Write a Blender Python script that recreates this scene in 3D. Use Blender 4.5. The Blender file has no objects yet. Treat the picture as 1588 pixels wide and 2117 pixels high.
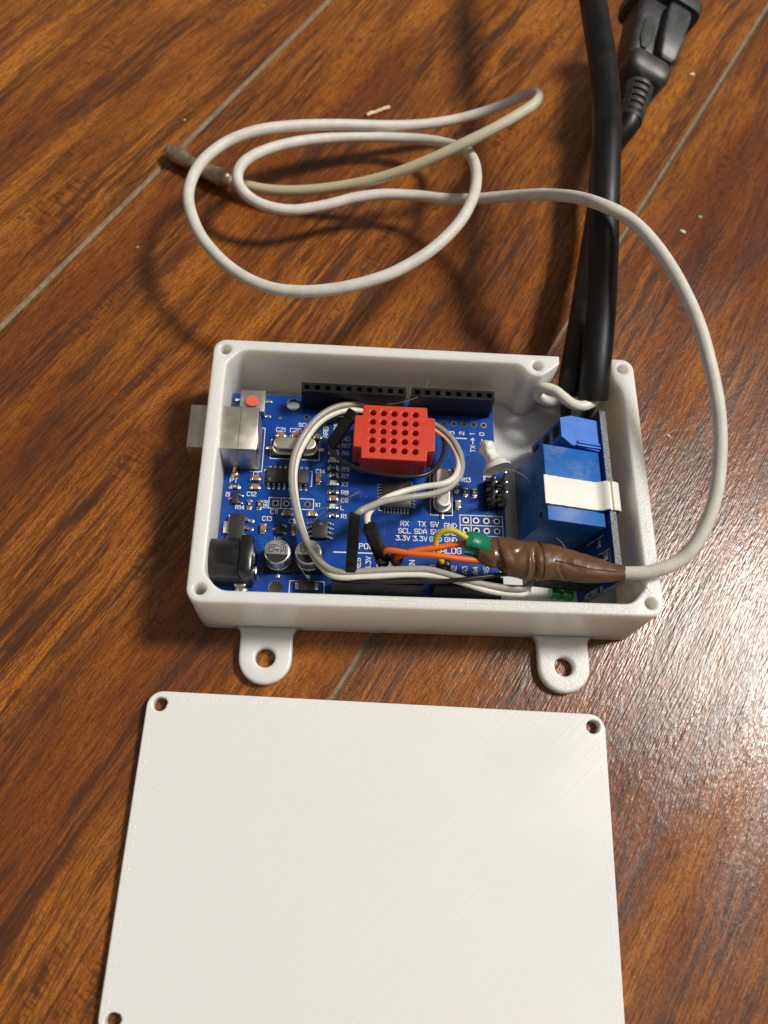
import bpy, bmesh, math, random
from mathutils import Vector, Matrix, noise
from mathutils.geometry import delaunay_2d_cdt

random.seed(7)
S = 0.001                      # the script is written in millimetres
scene = bpy.context.scene
COL = scene.collection
PI = math.pi

# ------------------------------------------------------------------ camera
cam_d = bpy.data.cameras.new("camera")
cam = bpy.data.objects.new("camera", cam_d)
COL.objects.link(cam)
cam.location = (30.652 * S, -49.301 * S, 185.301 * S)
cam.rotation_euler = (0.407053, -0.069202, 0.012846)
cam_d.sensor_fit = 'HORIZONTAL'
cam_d.sensor_width = 36.0
cam_d.lens = 36.0 * 1679.67 / 1588.0
cam_d.clip_start = 0.005
cam_d.clip_end = 50.0
cam_d.dof.use_dof = True
cam_d.dof.focus_distance = 0.188
cam_d.dof.aperture_fstop = 20.0
scene.camera = cam
scene.cycles.use_denoising = True
scene.cycles.max_bounces = 6
scene.cycles.diffuse_bounces = 3
scene.cycles.glossy_bounces = 3
scene.cycles.caustics_reflective = False
scene.cycles.caustics_refractive = False

# ------------------------------------------------------------------ light
world = bpy.data.worlds.new("World")
scene.world = world
world.use_nodes = True
bg = world.node_tree.nodes["Background"]
bg.inputs[0].default_value = (1.0, 0.94, 0.86, 1)
bg.inputs[1].default_value = 0.165

def area_lamp(name, loc, target, shape, size, power, color, size_y=None):
    d = bpy.data.lights.new(name, 'AREA')
    d.shape = shape
    d.size = size
    if size_y:
        d.size_y = size_y
    d.energy = power
    d.color = color
    o = bpy.data.objects.new(name, d)
    COL.objects.link(o)
    o.location = loc
    o.rotation_euler = (Vector(target) - Vector(loc)).to_track_quat('-Z', 'Y').to_euler()
    return o

# the ceiling lamp of the room, up to the right, and an added fill panel for a warm reflection on the lid
area_lamp("ceiling_lamp", (1.62, 0.54, 2.30), (0.06, 0.03, 0.0), 'DISK', 0.54, 85.0, (1.0, 0.955, 0.885))
area_lamp("lid_fill", (0.72, -0.64, 2.40), (0.72, -0.64, 0.0), 'RECTANGLE', 1.0, 3.2, (1.0, 0.88, 0.72), 1.0)

vs = scene.view_settings
vs.view_transform = 'Standard'
vs.look = 'None'
vs.exposure = 0.0
vs.gamma = 1.0

# ------------------------------------------------------------------ materials
MATS = {}

def new_mat(name):
    m = bpy.data.materials.new(name)
    m.use_nodes = True
    MATS[name] = m
    return m, m.node_tree, m.node_tree.nodes["Principled BSDF"]

def N(nt, kind, **kw):
    n = nt.nodes.new(kind)
    for k, v in kw.items():
        setattr(n, k, v)
    return n

def L(nt, a, b):
    nt.links.new(a, b)

def mixc(nt, fac, a, b, blend='MIX'):
    n = N(nt, 'ShaderNodeMix', data_type='RGBA', blend_type=blend)
    for sock, v in ((n.inputs[0], fac), (n.inputs[6], a), (n.inputs[7], b)):
        if hasattr(v, 'is_output'):
            L(nt, v, sock)
        elif isinstance(v, (int, float)):
            sock.default_value = v
        else:
            sock.default_value = (v[0], v[1], v[2], 1)
    return n.outputs[2]

def math_n(nt, op, a, b=None, clamp=False):
    n = N(nt, 'ShaderNodeMath', operation=op)
    n.use_clamp = clamp
    for i, v in enumerate((a, b)):
        if v is None:
            continue
        if hasattr(v, 'is_output'):
            L(nt, v, n.inputs[i])
        else:
            n.inputs[i].default_value = v
    return n.outputs[0]

def ramp(nt, fac, stops):
    n = N(nt, 'ShaderNodeValToRGB')
    r = n.color_ramp
    while len(r.elements) < len(stops):
        r.elements.new(0.5)
    for e, (p, c) in zip(r.elements, stops):
        e.position = p
        e.color = (c, c, c, 1) if isinstance(c, (int, float)) else (c[0], c[1], c[2], 1)
    L(nt, fac, n.inputs[0])
    return n.outputs[0]

def noise_n(nt, vec, scale, detail=3.0, rough=0.55, dist=0.0):
    n = N(nt, 'ShaderNodeTexNoise')
    n.inputs['Scale'].default_value = scale
    n.inputs['Detail'].default_value = detail
    n.inputs['Roughness'].default_value = rough
    n.inputs['Distortion'].default_value = dist
    L(nt, vec, n.inputs['Vector'])
    return n.outputs['Fac']

def coords(nt, scale=(1, 1, 1), rot=(0, 0, 0), vec=None):
    if vec is None:
        vec = N(nt, 'ShaderNodeTexCoord').outputs['Object']
    if any(rot):                      # turn first, stretch afterwards
        r = N(nt, 'ShaderNodeMapping')
        r.inputs['Rotation'].default_value = rot
        L(nt, vec, r.inputs['Vector'])
        vec = r.outputs[0]
    mp = N(nt, 'ShaderNodeMapping')
    mp.inputs['Scale'].default_value = scale
    L(nt, vec, mp.inputs['Vector'])
    return mp.outputs[0]

def bump(nt, b, height, strength, dist, prev=None):
    n = N(nt, 'ShaderNodeBump')
    n.inputs['Strength'].default_value = strength
    n.inputs['Distance'].default_value = dist
    L(nt, height, n.inputs['Height'])
    if prev:
        L(nt, prev, n.inputs['Normal'])
    if b:
        L(nt, n.outputs[0], b.inputs['Normal'])
    return n.outputs[0]

def simple(name, color, rough=0.5, metal=0.0, var=0.15, vscale=900.0, bmp=0.0, bscale=2500.0, spec=0.5, coat=0.0, rvar=0.1, dust=0.0):
    """plain stuff with a mottled tint, uneven gloss and a fine relief"""
    m, nt, b = new_mat(name)
    v = coords(nt)
    f = noise_n(nt, v, vscale, 4)
    f2 = noise_n(nt, v, vscale * 0.23, 3)
    lo = [c * (1 - var) for c in color]
    hi = [min(1, c * (1 + var)) for c in color]
    col = mixc(nt, ramp(nt, f, [(0.3, 0.0), (0.7, 1.0)]), lo, hi)
    if dust:
        d = math_n(nt, 'MULTIPLY', ramp(nt, noise_n(nt, v, 160, 3, 0.6), [(0.48, 0.0), (0.70, 1.0)]), ramp(nt, noise_n(nt, v, 1500, 3, 0.7), [(0.40, 0.2), (0.62, 1.0)]))
        col = mixc(nt, math_n(nt, 'MULTIPLY', d, dust), col, (0.42, 0.42, 0.42))
    L(nt, col, b.inputs['Base Color'])
    L(nt, ramp(nt, f2, [(0.3, max(0.02, rough - rvar)), (0.7, min(1, rough + rvar))]), b.inputs['Roughness'])
    b.inputs['Metallic'].default_value = metal
    b.inputs['Specular IOR Level'].default_value = spec
    b.inputs['Coat Weight'].default_value = coat
    if bmp:
        bump(nt, b, noise_n(nt, v, bscale, 3), bmp, 0.0001)
    return m

def make_wood():
    m, nt, b = new_mat('laminate_wood')
    tc = N(nt, 'ShaderNodeTexCoord')
    oi = N(nt, 'ShaderNodeObjectInfo')
    off = N(nt, 'ShaderNodeVectorMath', operation='SCALE')
    comb = N(nt, 'ShaderNodeCombineXYZ')
    L(nt, oi.outputs['Random'], comb.inputs[0]); L(nt, oi.outputs['Random'], comb.inputs[1])
    off.inputs[3].default_value = 7.31
    L(nt, comb.outputs[0], off.inputs[0])
    addv = N(nt, 'ShaderNodeVectorMath', operation='ADD')
    L(nt, tc.outputs['Object'], addv.inputs[0]); L(nt, off.outputs[0], addv.inputs[1])
    # a slow sideways drift keeps the grain from running ruler straight
    warp = N(nt, 'ShaderNodeTexNoise'); warp.inputs['Scale'].default_value = 1.0; warp.inputs['Detail'].default_value = 2
    L(nt, coords(nt, (9, 22, 1), vec=addv.outputs[0]), warp.inputs['Vector'])
    wsub = N(nt, 'ShaderNodeVectorMath', operation='SUBTRACT'); wsub.inputs[1].default_value = (0.5, 0.5, 0.5)
    L(nt, warp.outputs['Color'], wsub.inputs[0])
    wsc = N(nt, 'ShaderNodeVectorMath', operation='MULTIPLY'); wsc.inputs[1].default_value = (0.004, 0.014, 0)
    L(nt, wsub.outputs[0], wsc.inputs[0])
    pv = N(nt, 'ShaderNodeVectorMath', operation='ADD')
    L(nt, addv.outputs[0], pv.inputs[0]); L(nt, wsc.outputs[0], pv.inputs[1])
    v = pv.outputs[0]
    blotch = noise_n(nt, coords(nt, (9, 36, 1), vec=v), 1.0, 4, 0.6, 0.5)
    band = noise_n(nt, coords(nt, (15, 130, 1), vec=v), 1.0, 4, 0.68, 0.4)
    streak = noise_n(nt, coords(nt, (24, 420, 1), vec=v), 1.0, 4, 0.72, 0.2)
    fine = noise_n(nt, coords(nt, (55, 1250, 1), vec=v), 1.0, 3, 0.6)
    pore = noise_n(nt, coords(nt, (240, 2300, 1), vec=v), 1.0, 2, 0.5)
    speck = noise_n(nt, coords(nt, (1300, 2100, 1), vec=v), 1.0, 1, 0.6)
    patch = noise_n(nt, coords(nt, (16, 72, 1), vec=v), 1.0, 3, 0.6, 0.5)
    base = mixc(nt, ramp(nt, blotch, [(0.37, 0.0), (0.64, 1.0)]), (0.245, 0.070, 0.012), (0.500, 0.182, 0.021))
    base = mixc(nt, math_n(nt, 'MULTIPLY', ramp(nt, band, [(0.45, 0.0), (0.60, 1.0)]), 0.55), base, (0.165, 0.042, 0.009))
    # dark vessels, gathered in patches
    dk = math_n(nt, 'MULTIPLY', ramp(nt, streak, [(0.48, 0.0), (0.56, 1.0)]), ramp(nt, patch, [(0.42, 0.10), (0.58, 1.0)]))
    base = mixc(nt, math_n(nt, 'MULTIPLY', dk, 0.78), base, (0.050, 0.020, 0.010))
    heavy = math_n(nt, 'MULTIPLY', ramp(nt, noise_n(nt, coords(nt, (13, 110, 1), vec=v), 1.0, 6, 0.74, 0.4), [(0.545, 0.0), (0.63, 1.0)]), ramp(nt, fine, [(0.35, 1.0), (0.60, 0.35)]))
    base = mixc(nt, math_n(nt, 'MULTIPLY', heavy, 0.82), base, (0.040, 0.019, 0.012))
    base = mixc(nt, math_n(nt, 'MULTIPLY', ramp(nt, fine, [(0.50, 0.0), (0.57, 1.0)]), math_n(nt, 'MULTIPLY', ramp(nt, patch, [(0.40, 0.45), (0.56, 1.0)]), 0.62)), base, (0.075, 0.024, 0.009))
    base = mixc(nt, math_n(nt, 'MULTIPLY', ramp(nt, pore, [(0.53, 0.0), (0.61, 1.0)]), 0.58), base, (0.050, 0.019, 0.009))
    base = mixc(nt, math_n(nt, 'MULTIPLY', ramp(nt, speck, [(0.42, 0.0), (0.60, 1.0)]), 0.42), base, (0.075, 0.028, 0.012))
    # ray flecks: short ticks across the grain, in a few places only
    tick = noise_n(nt, coords(nt, (1000, 190, 1), vec=v), 1.0, 1, 0.5)
    where = noise_n(nt, coords(nt, (21, 95, 3), vec=v), 1.0, 2, 0.5)
    tk = math_n(nt, 'MULTIPLY', ramp(nt, tick, [(0.50, 0.0), (0.58, 1.0)]), ramp(nt, where, [(0.60, 0.0), (0.66, 1.0)]))
    base = mixc(nt, math_n(nt, 'MULTIPLY', tk, 0.6), base, (0.06, 0.022, 0.010))
    base = mixc(nt, 1.0, base, oi.outputs['Color'], 'MULTIPLY')
    L(nt, base, b.inputs['Base Color'])
    b.inputs['Specular IOR Level'].default_value = 0.5
    L(nt, ramp(nt, patch, [(0.35, 0.21), (0.65, 0.32)]), b.inputs['Roughness'])
    # embossed grain: long shallow grooves and a pebbled lacquer
    n1 = bump(nt, None, streak, 0.40, 0.00022)
    n2 = bump(nt, None, pore, 0.65, 0.00014, n1)
    n3 = bump(nt, b, noise_n(nt, coords(nt, (420, 900, 1), vec=v), 1.0, 2, 0.6), 0.46, 0.00017, n2)
    return m

def make_print(name, color, angle, grain, strength, layer=False, rough=0.38, sss=0.0, row=0.3):
    """3D-printed plastic: faint rows of laid-down filament, beads at the turns, layer lines on the sides"""
    m, nt, b = new_mat(name)
    f = noise_n(nt, coords(nt), 60, 2)
    L(nt, mixc(nt, f, [c * 0.97 for c in color], color), b.inputs['Base Color'])
    rows = noise_n(nt, coords(nt, (18, 2400, 18), (0, 0, angle)), 1.0, 2, 0.7)
    wide = noise_n(nt, coords(nt, (22, 620, 22), (0, 0, angle)), 1.0, 2, 0.7)
    n0 = bump(nt, None, rows, row * 0.8, 0.00006)
    n0 = bump(nt, None, wide, row, 0.00009, n0)
    z = noise_n(nt, coords(nt, (14, 14, 2600)), 1.0, 2)
    n1 = bump(nt, None, z, 0.75 if layer else 0.08, 0.00008, n0)
    bump(nt, b, noise_n(nt, coords(nt), grain, 2), strength, 0.00012, n1)
    b.inputs['Subsurface Weight'].default_value = sss
    b.inputs['Subsurface Radius'].default_value = (0.0060, 0.0052, 0.0040)
    b.inputs['Subsurface Scale'].default_value = 1.0
    mod = noise_n(nt, coords(nt), 45, 2, 0.6)
    L(nt, ramp(nt, mod, [(0.3, rough - 0.08), (0.7, rough + 0.06)]), b.inputs['Roughness'])
    return m

def make_pcb(name, c0, c1):
    m, nt, b = new_mat(name)
    v = coords(nt)
    f = noise_n(nt, v, 130, 2)
    c = mixc(nt, ramp(nt, f, [(0.42, 0.0), (0.55, 1.0)]), c0, c1)
    L(nt, c, b.inputs['Base Color'])
    b.inputs['Roughness'].default_value = 0.34
    b.inputs['Specular IOR Level'].default_value = 0.4
    bump(nt, b, noise_n(nt, v, 700, 3), 0.15, 0.00005)
    return m

def make_cable():
    m, nt, b = new_mat('cable_sheath')
    at = N(nt, 'ShaderNodeVertexColor'); at.layer_name = 'age'
    v = coords(nt)
    f = noise_n(nt, v, 260, 5, 0.6)
    g = noise_n(nt, v, 1500, 4, 0.6)
    young = mixc(nt, ramp(nt, f, [(0.35, 0.0), (0.65, 1.0)]), (0.60, 0.575, 0.51), (0.70, 0.675, 0.615))
    old = mixc(nt, f, (0.50, 0.44, 0.27), (0.60, 0.54, 0.36))
    c = mixc(nt, at.outputs['Color'], young, old)
    c = mixc(nt, math_n(nt, 'MULTIPLY', ramp(nt, g, [(0.56, 0.0), (0.72, 1.0)]), 0.30), c, (0.34, 0.30, 0.24))
    L(nt, c, b.inputs['Base Color'])
    b.inputs['Roughness'].default_value = 0.55
    bump(nt, b, g, 0.25, 0.00008)
    return m

make_wood()
simple('groove', (0.235, 0.165, 0.10), 0.75, var=0.3, vscale=500, bmp=0.5)
make_print('white_print', (0.81, 0.80, 0.765), math.radians(45), 2100, 0.45, True, 0.30, 0.75, 0.4)
make_print('lid_print', (0.80, 0.80, 0.79), math.radians(-42), 2600, 0.07, False, 0.27, 0.0, 0.85)
simple('bead_white', (0.86, 0.85, 0.81), 0.2, var=0.02)
make_pcb('blue_mask', (0.002, 0.040, 0.240), (0.003, 0.058, 0.330))
make_pcb('relay_mask', (0.004, 0.036, 0.20), (0.006, 0.045, 0.25))
simple('trace_mask', (0.006, 0.095, 0.44), 0.3, var=0.1)
simple('fibreglass', (0.20, 0.22, 0.22), 0.8, var=0.6, vscale=2600, bmp=0.8)
simple('silk', (0.80, 0.80, 0.80), 0.55, var=0.05)
simple('tin', (0.62, 0.60, 0.55), 0.28, 1.0, 0.12)
simple('usb_steel', (0.66, 0.62, 0.53), 0.34, 1.0, 0.08, 400, 0.15, 900)
simple('crystal_steel', (0.74, 0.70, 0.62), 0.36, 1.0, 0.08, 500, 0.2, 1200)
simple('alu', (0.72, 0.72, 0.70), 0.34, 1.0, 0.04, 600, 0.15, 2000)
simple('gold', (0.75, 0.60, 0.35), 0.25, 1.0, 0.1)
simple('black_plastic', (0.006, 0.006, 0.0065), 0.42, spec=0.3, var=0.3, bmp=0.15)
simple('black_glossy', (0.010, 0.010, 0.011), 0.30, var=0.3, bmp=0.1)
simple('chip_black', (0.018, 0.018, 0.019), 0.5, var=0.25, bmp=0.2)
simple('dupont_black', (0.008, 0.008, 0.0085), 0.36, spec=0.35, var=0.3, bmp=0.2)
simple('hole_black', (0.002, 0.002, 0.002), 0.9, var=0.1)
simple('mlcc_tan', (0.36, 0.17, 0.065), 0.5, var=0.2)
simple('mlcc_grey', (0.34, 0.27, 0.20), 0.5, var=0.2)
simple('led_cream', (0.75, 0.72, 0.58), 0.35, var=0.1)
simple('red_plastic', (0.60, 0.045, 0.018), 0.42, var=0.08, bmp=0.2, bscale=3000)
simple('coral', (0.72, 0.12, 0.07), 0.5, var=0.05)
simple('button_grey', (0.30, 0.30, 0.285), 0.42, 0.7, 0.1)
simple('relay_blue', (0.012, 0.125, 0.44), 0.45, spec=0.25, dust=0.40, var=0.10, vscale=300, bmp=0.12, bscale=900)
simple('terminal_blue', (0.010, 0.145, 0.62), 0.45, dust=0.10, var=0.14, vscale=350, bmp=0.2)
simple('terminal_dark', (0.012, 0.03, 0.22), 0.5, var=0.1)
simple('tape_white', (0.74, 0.72, 0.66), 0.35, var=0.03, bmp=0.15, bscale=1200)
simple('tape_brown', (0.125, 0.056, 0.021), 0.29, var=0.12, vscale=250, bmp=0.25, bscale=700, coat=0.3)
simple('tape_green', (0.004, 0.19, 0.10), 0.35, var=0.15, vscale=300, bmp=0.2)
simple('green_glossy', (0.010, 0.20, 0.03), 0.3, var=0.25, vscale=300)
simple('wire_orange', (0.80, 0.135, 0.008), 0.38, var=0.06)
simple('wire_yellow', (0.62, 0.50, 0.035), 0.4, var=0.06)
simple('wire_grey', (0.36, 0.34, 0.30), 0.40, var=0.08, bmp=0.1)
simple('wire_white', (0.74, 0.71, 0.63), 0.40, var=0.05, bmp=0.1)
simple('wire_brown', (0.30, 0.17, 0.12), 0.40, var=0.1)
simple('wire_black', (0.012, 0.012, 0.012), 0.34, var=0.2)
simple('cord_black', (0.004, 0.004, 0.0045), 0.44, spec=0.4, var=0.5, vscale=250, bmp=0.25, bscale=500, rvar=0.12, dust=0.03)
simple('plug_rubber', (0.026, 0.027, 0.027), 0.46, var=0.45, vscale=220, bmp=0.35, bscale=600, dust=0.18)
simple('plug_dark', (0.012, 0.012, 0.012), 0.6, var=0.2)
simple('neutral_white', (0.76, 0.73, 0.66), 0.32, var=0.03)
simple('glue_white', (0.74, 0.73, 0.70), 0.30, var=0.04, bmp=0.3, bscale=500)
simple('probe_steel', (0.46, 0.36, 0.24), 0.32, 0.8, 0.35, 350, 0.5, 500, rvar=0.15)
simple('hair', (0.34, 0.33, 0.32), 0.4)
simple('dark_hair', (0.05, 0.04, 0.035), 0.4)
simple('fleck_pale', (0.72, 0.62, 0.42), 0.7)
simple('fleck_grey', (0.40, 0.40, 0.36), 0.7)
simple('splinter_tan', (0.80, 0.62, 0.35), 0.7)
simple('ink_black', (0.01, 0.01, 0.01), 0.5)
simple('ink_faint', (0.10, 0.10, 0.10), 0.5)
make_cable()

# ------------------------------------------------------------------ mesh helpers (millimetres)
I4 = Matrix.Identity(4)

def fill(pts, edges, loops):
    """triangles of the area inside the loops, holes left open"""
    ov, _, of, _, _, _ = delaunay_2d_cdt([Vector(p) for p in pts], edges, [], 0, 1e-6)
    def inside(x, y):
        c = False
        for lp in loops:
            for i in range(len(lp)):
                (xa, ya), (xb, yb) = lp[i - 1], lp[i]
                if (ya > y) != (yb > y) and x < (xb - xa) * (y - ya) / (yb - ya) + xa:
                    c = not c
        return c
    keep = []
    for f in of:
        cx = sum(ov[i].x for i in f) / len(f); cy = sum(ov[i].y for i in f) / len(f)
        if inside(cx, cy):
            keep.append(list(f))
    return ov, keep

class MB:
    """collects shapes and links them as one mesh object"""
    def __init__(self, M=None):
        self.v = []; self.f = []; self.mi = []; self.col = None
        self.M = M or I4
        self.mats = []

    def slot(self, mat):
        if mat not in self.mats:
            self.mats.append(mat)
        return self.mats.index(mat)

    def add(self, verts, faces, mat):
        k = len(self.v); s = self.slot(mat)
        self.v += [self.M @ Vector(p) for p in verts]
        for f in faces:
            self.f.append([i + k for i in f]); self.mi.append(s)

    def box(self, lo, hi, mat, bev=0.0, M=None):
        """box with chamfered edges"""
        (x0, y0, z0), (x1, y1, z1) = lo, hi
        b = min(bev, (x1 - x0) * .45, (y1 - y0) * .45, (z1 - z0) * .45)
        if b <= 0:
            vs_ = [(x, y, z) for z in (z0, z1) for x, y in ((x0, y0), (x1, y0), (x1, y1), (x0, y1))]
            fs = [(3, 2, 1, 0), (4, 5, 6, 7), (0, 1, 5, 4), (1, 2, 6, 5), (2, 3, 7, 6), (3, 0, 4, 7)]
        else:
            bm = bmesh.new()
            bmesh.ops.create_cube(bm, size=1)
            for q in bm.verts:
                q.co = ((x0 + x1) / 2 + q.co.x * (x1 - x0), (y0 + y1) / 2 + q.co.y * (y1 - y0), (z0 + z1) / 2 + q.co.z * (z1 - z0))
            bmesh.ops.bevel(bm, geom=bm.edges[:], offset=b, segments=2, profile=0.5, affect='EDGES')
            bm.verts.index_update()
            vs_ = [q.co.copy() for q in bm.verts]
            fs = [[q.index for q in f.verts] for f in bm.faces]
            bm.free()
        if M:
            vs_ = [M @ Vector(p) for p in vs_]
        self.add(vs_, fs, mat)

    def lathe(self, prof, mat, n=24, M=None, cap=True):
        """profile of (radius, height) turned about the local z axis"""
        vs_ = []; fs = []
        for r, z in prof:
            for k in range(n):
                a = 2 * PI * k / n
                vs_.append((r * math.cos(a), r * math.sin(a), z))
        for i in range(len(prof) - 1):
            for k in range(n):
                a, b = i * n + k, i * n + (k + 1) % n
                fs.append((a, b, b + n, a + n))
        if cap:
            fs.append(list(range(n))[::-1])
            fs.append([(len(prof) - 1) * n + k for k in range(n)])
        if M:
            vs_ = [M @ Vector(p) for p in vs_]
        self.add(vs_, fs, mat)

    def extrude(self, loops, z0, z1, mat, bev=0.3, seg=3, bottom=True, side_mat=None, M=None, bevb=0.0):
        """solid between z0 and z1; loops[0] counter-clockwise outside, the rest clockwise holes; rounded top edge"""
        side_mat = side_mat or mat
        tv, te, tl = [], [], []
        vs_ = []; fs = []
        for lp in loops:
            n = len(lp)
            nr = []
            for i in range(n):
                p0, p1, p2 = Vector(lp[i - 1]), Vector(lp[i]), Vector(lp[(i + 1) % n])
                d1 = (p1 - p0).normalized(); d2 = (p2 - p1).normalized()
                n1 = Vector((-d1.y, d1.x)); n2 = Vector((-d2.y, d2.x))
                m = n1 + n2
                m = m / max(0.5, m.length_squared / 2) if m.length > 1e-6 else n1
                nr.append(m)
            rings = []
            if bevb > 0:
                for k in range(seg):
                    a = (1 - k / seg) * PI / 2
                    rings.append((bevb * (1 - math.cos(a)), z0 + bevb * (1 - math.sin(a))))
                rings.append((0.0, z0 + bevb))
            else:
                rings.append((0.0, z0))
            if bev > 0:
                for k in range(seg + 1):
                    a = k / seg * PI / 2
                    rings.append((bev * (1 - math.cos(a)), z1 - bev + bev * math.sin(a)))
            else:
                rings.append((0.0, z1))
            k0 = len(vs_)
            for off, z in rings:
                for p, m in zip(lp, nr):
                    vs_.append((p[0] + m.x * off, p[1] + m.y * off, z))
            for r in range(len(rings) - 1):
                for i in range(n):
                    a, b = k0 + r * n + i, k0 + r * n + (i + 1) % n
                    fs.append((a, b, b + n, a + n))
            t0 = len(tv)
            for p, m in zip(lp, nr):
                tv.append((p[0] + m.x * bev, p[1] + m.y * bev))
            tl.append(tv[t0:])
            te += [(t0 + i, t0 + (i + 1) % n) for i in range(n)]
        ov, of = fill(tv, te, tl)
        tr = (lambda q: [M @ Vector(p) for p in q]) if M else (lambda q: q)
        self.add(tr(vs_), fs, side_mat)
        self.add(tr([(p[0], p[1], z1) for p in ov]), [list(f) for f in of], mat)
        if bottom:
            bv, bf = fill([p for lp in loops for p in lp], te, loops)
            self.add(tr([(p[0], p[1], z0) for p in bv]), [list(f)[::-1] for f in bf], side_mat)

    def sweep(self, pts, rad, mat, n=12, step=0.8, fn=None, ends=True, profile=None, round_end=False):
        """tube along a smooth path; rad is a number or f(t); fn(s_mm, t, angle) adds to the radius"""
        c = spline(pts, step)
        T = []
        for i in range(len(c)):
            a = c[max(0, i - 1)]; b = c[min(len(c) - 1, i + 1)]
            T.append((b - a).normalized())
        up = Vector((0, 0, 1)) if abs(T[0].z) < 0.9 else Vector((1, 0, 0))
        u = (up - T[0] * up.dot(T[0])).normalized()
        vs_ = []; fs = []; s = 0.0; tt = []
        for i, p in enumerate(c):
            if i:
                s += (c[i] - c[i - 1]).length
                u = (u - T[i] * u.dot(T[i])).normalized()
            w = T[i].cross(u)
            t = i / (len(c) - 1)
            r0 = rad(t) if callable(rad) else rad
            for k in range(n):
                a = 2 * PI * k / n
                r = r0 + (fn(s, t, a) if fn else 0)
                if profile:
                    pu, pw = profile(a)
                else:
                    pu, pw = math.cos(a), math.sin(a)
                vs_.append(p + (u * pu + w * pw) * r)
                tt.append(t)
        for i in range(len(c) - 1):
            for k in range(n):
                a, b = i * n + k, i * n + (k + 1) % n
                fs.append((a, b, b + n, a + n))
        if ends:
            fs.append(list(range(n))[::-1])
            fs.append([(len(c) - 1) * n + k for k in range(n)])
        self.add(vs_, fs, mat)
        return tt

    def build(self, name, parent=None, smooth=40.0):
        me = bpy.data.meshes.new(name)
        me.from_pydata([tuple(p * S) for p in self.v], [], self.f)
        for m in self.mats:
            me.materials.append(MATS[m])
        me.polygons.foreach_set('material_index', self.mi)
        if smooth:
            me.polygons.foreach_set('use_smooth', [True] * len(self.f))
            me.set_sharp_from_angle(angle=math.radians(smooth))
        me.update()
        o = bpy.data.objects.new(name, me)
        COL.objects.link(o)
        if parent:
            attach(o, parent)
        return o

WORLD = {}

def attach(o, parent):
    o.parent = parent
    o.matrix_parent_inverse = WORLD.get(parent.name, I4).inverted()

def spline(pts, step):
    P = [Vector(p) for p in pts]
    P = [P[0] * 2 - P[1]] + P + [P[-1] * 2 - P[-2]]
    out = []
    for i in range(1, len(P) - 2):
        a, b, c, d = P[i - 1], P[i], P[i + 1], P[i + 2]
        n = max(2, int((c - b).length / step))
        for k in range(n):
            t = k / n
            out.append(0.5 * ((2 * b) + (c - a) * t + (2 * a - 5 * b + 4 * c - d) * t * t + (3 * b - a - 3 * c + d) * t ** 3))
    out.append(P[-2])
    return out

def tag(o, label, cat, group=None):
    o['label'] = label; o['category'] = cat
    if group:
        o['group'] = group
    return o

def thing(name, label, cat, base, group=None):
    o = bpy.data.objects.new(name, None)
    COL.objects.link(o)
    o.empty_display_size = 0.005
    o.location = Vector(base) * S
    WORLD[o.name] = Matrix.Translation(o.location)
    return tag(o, label, cat, group)

def part_empty(name, parent):
    o = bpy.data.objects.new(name, None)
    COL.objects.link(o)
    o.empty_display_size = 0.002
    attach(o, parent)
    return o

def structure(o):
    o['kind'] = 'structure'
    return o

def rrect(x0, y0, x1, y1, r, seg=6):
    out = []
    for cx, cy, a0 in ((x1 - r, y0 + r, -90), (x1 - r, y1 - r, 0), (x0 + r, y1 - r, 90), (x0 + r, y0 + r, 180)):
        for k in range(seg + 1):
            a = math.radians(a0 + 90 * k / seg)
            out.append((cx + r * math.cos(a), cy + r * math.sin(a)))
    return out

def circle(cx, cy, r, n=24, cw=True):
    out = [(cx + r * math.cos(2 * PI * k / n), cy + r * math.sin(2 * PI * k / n)) for k in range(n)]
    return out[::-1] if cw else out

def frame_m(o, x, y, z):
    """matrix with the given origin and axes"""
    return Matrix(((x[0], y[0], z[0], o[0]), (x[1], y[1], z[1], o[1]), (x[2], y[2], z[2], o[2]), (0, 0, 0, 1)))

def axis_m(p0, p1, up=(0, 0, 1)):
    """local z runs from p0 to p1, local x as near to up as it gets"""
    p0, p1 = Vector(p0), Vector(p1)
    z = (p1 - p0).normalized()
    u = Vector(up)
    x = (u - z * u.dot(z)).normalized()
    return frame_m(p0, x, z.cross(x), z)

GLYPH = {
 'A': ['00 04 26 44 40', '02 42'], 'B': ['00 06 36 45 44 33 03', '33 42 41 30 00'], 'C': ['45 36 16 05 01 10 30 41'], 'D': ['00 06 26 44 42 20 00'],
 'E': ['40 00 06 46', '03 33'], 'F': ['00 06 46', '03 33'], 'G': ['45 36 16 05 01 10 30 41 43 23'], 'I': ['20 26', '10 30', '16 36'], 'J': ['46 41 30 10 01'],
 'L': ['06 00 40'], 'N': ['00 06 40 46'], 'O': ['01 05 16 36 45 41 30 10 01'], 'P': ['00 06 36 45 44 33 03'], 'Q': ['01 05 16 36 45 41 30 10 01', '22 40'],
 'R': ['00 06 36 45 44 33 03', '23 40'], 'S': ['45 36 16 05 04 13 33 42 41 30 10 01'], 'T': ['06 46', '26 20'], 'U': ['06 01 10 30 41 46'], 'V': ['06 20 46'],
 'W': ['06 10 24 30 46'], 'X': ['00 46', '06 40'], '0': ['01 05 16 36 45 41 30 10 01'], '1': ['15 26 20'], '2': ['05 16 36 45 44 01 00 40'],
 '3': ['06 46 24 34 43 41 30 10 01'], '4': ['30 36 02 42'], '5': ['46 06 03 33 42 41 30 10 01'], '6': ['35 26 16 04 01 10 30 41 42 33 03'], '7': ['06 46 10'],
 '8': ['13 04 05 16 36 45 44 33 13 02 01 10 30 41 42 33'], '9': ['10 30 41 45 36 16 05 04 13 43'], '.': ['10 11'], ' ': [],
}
ZC = [0]

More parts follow.
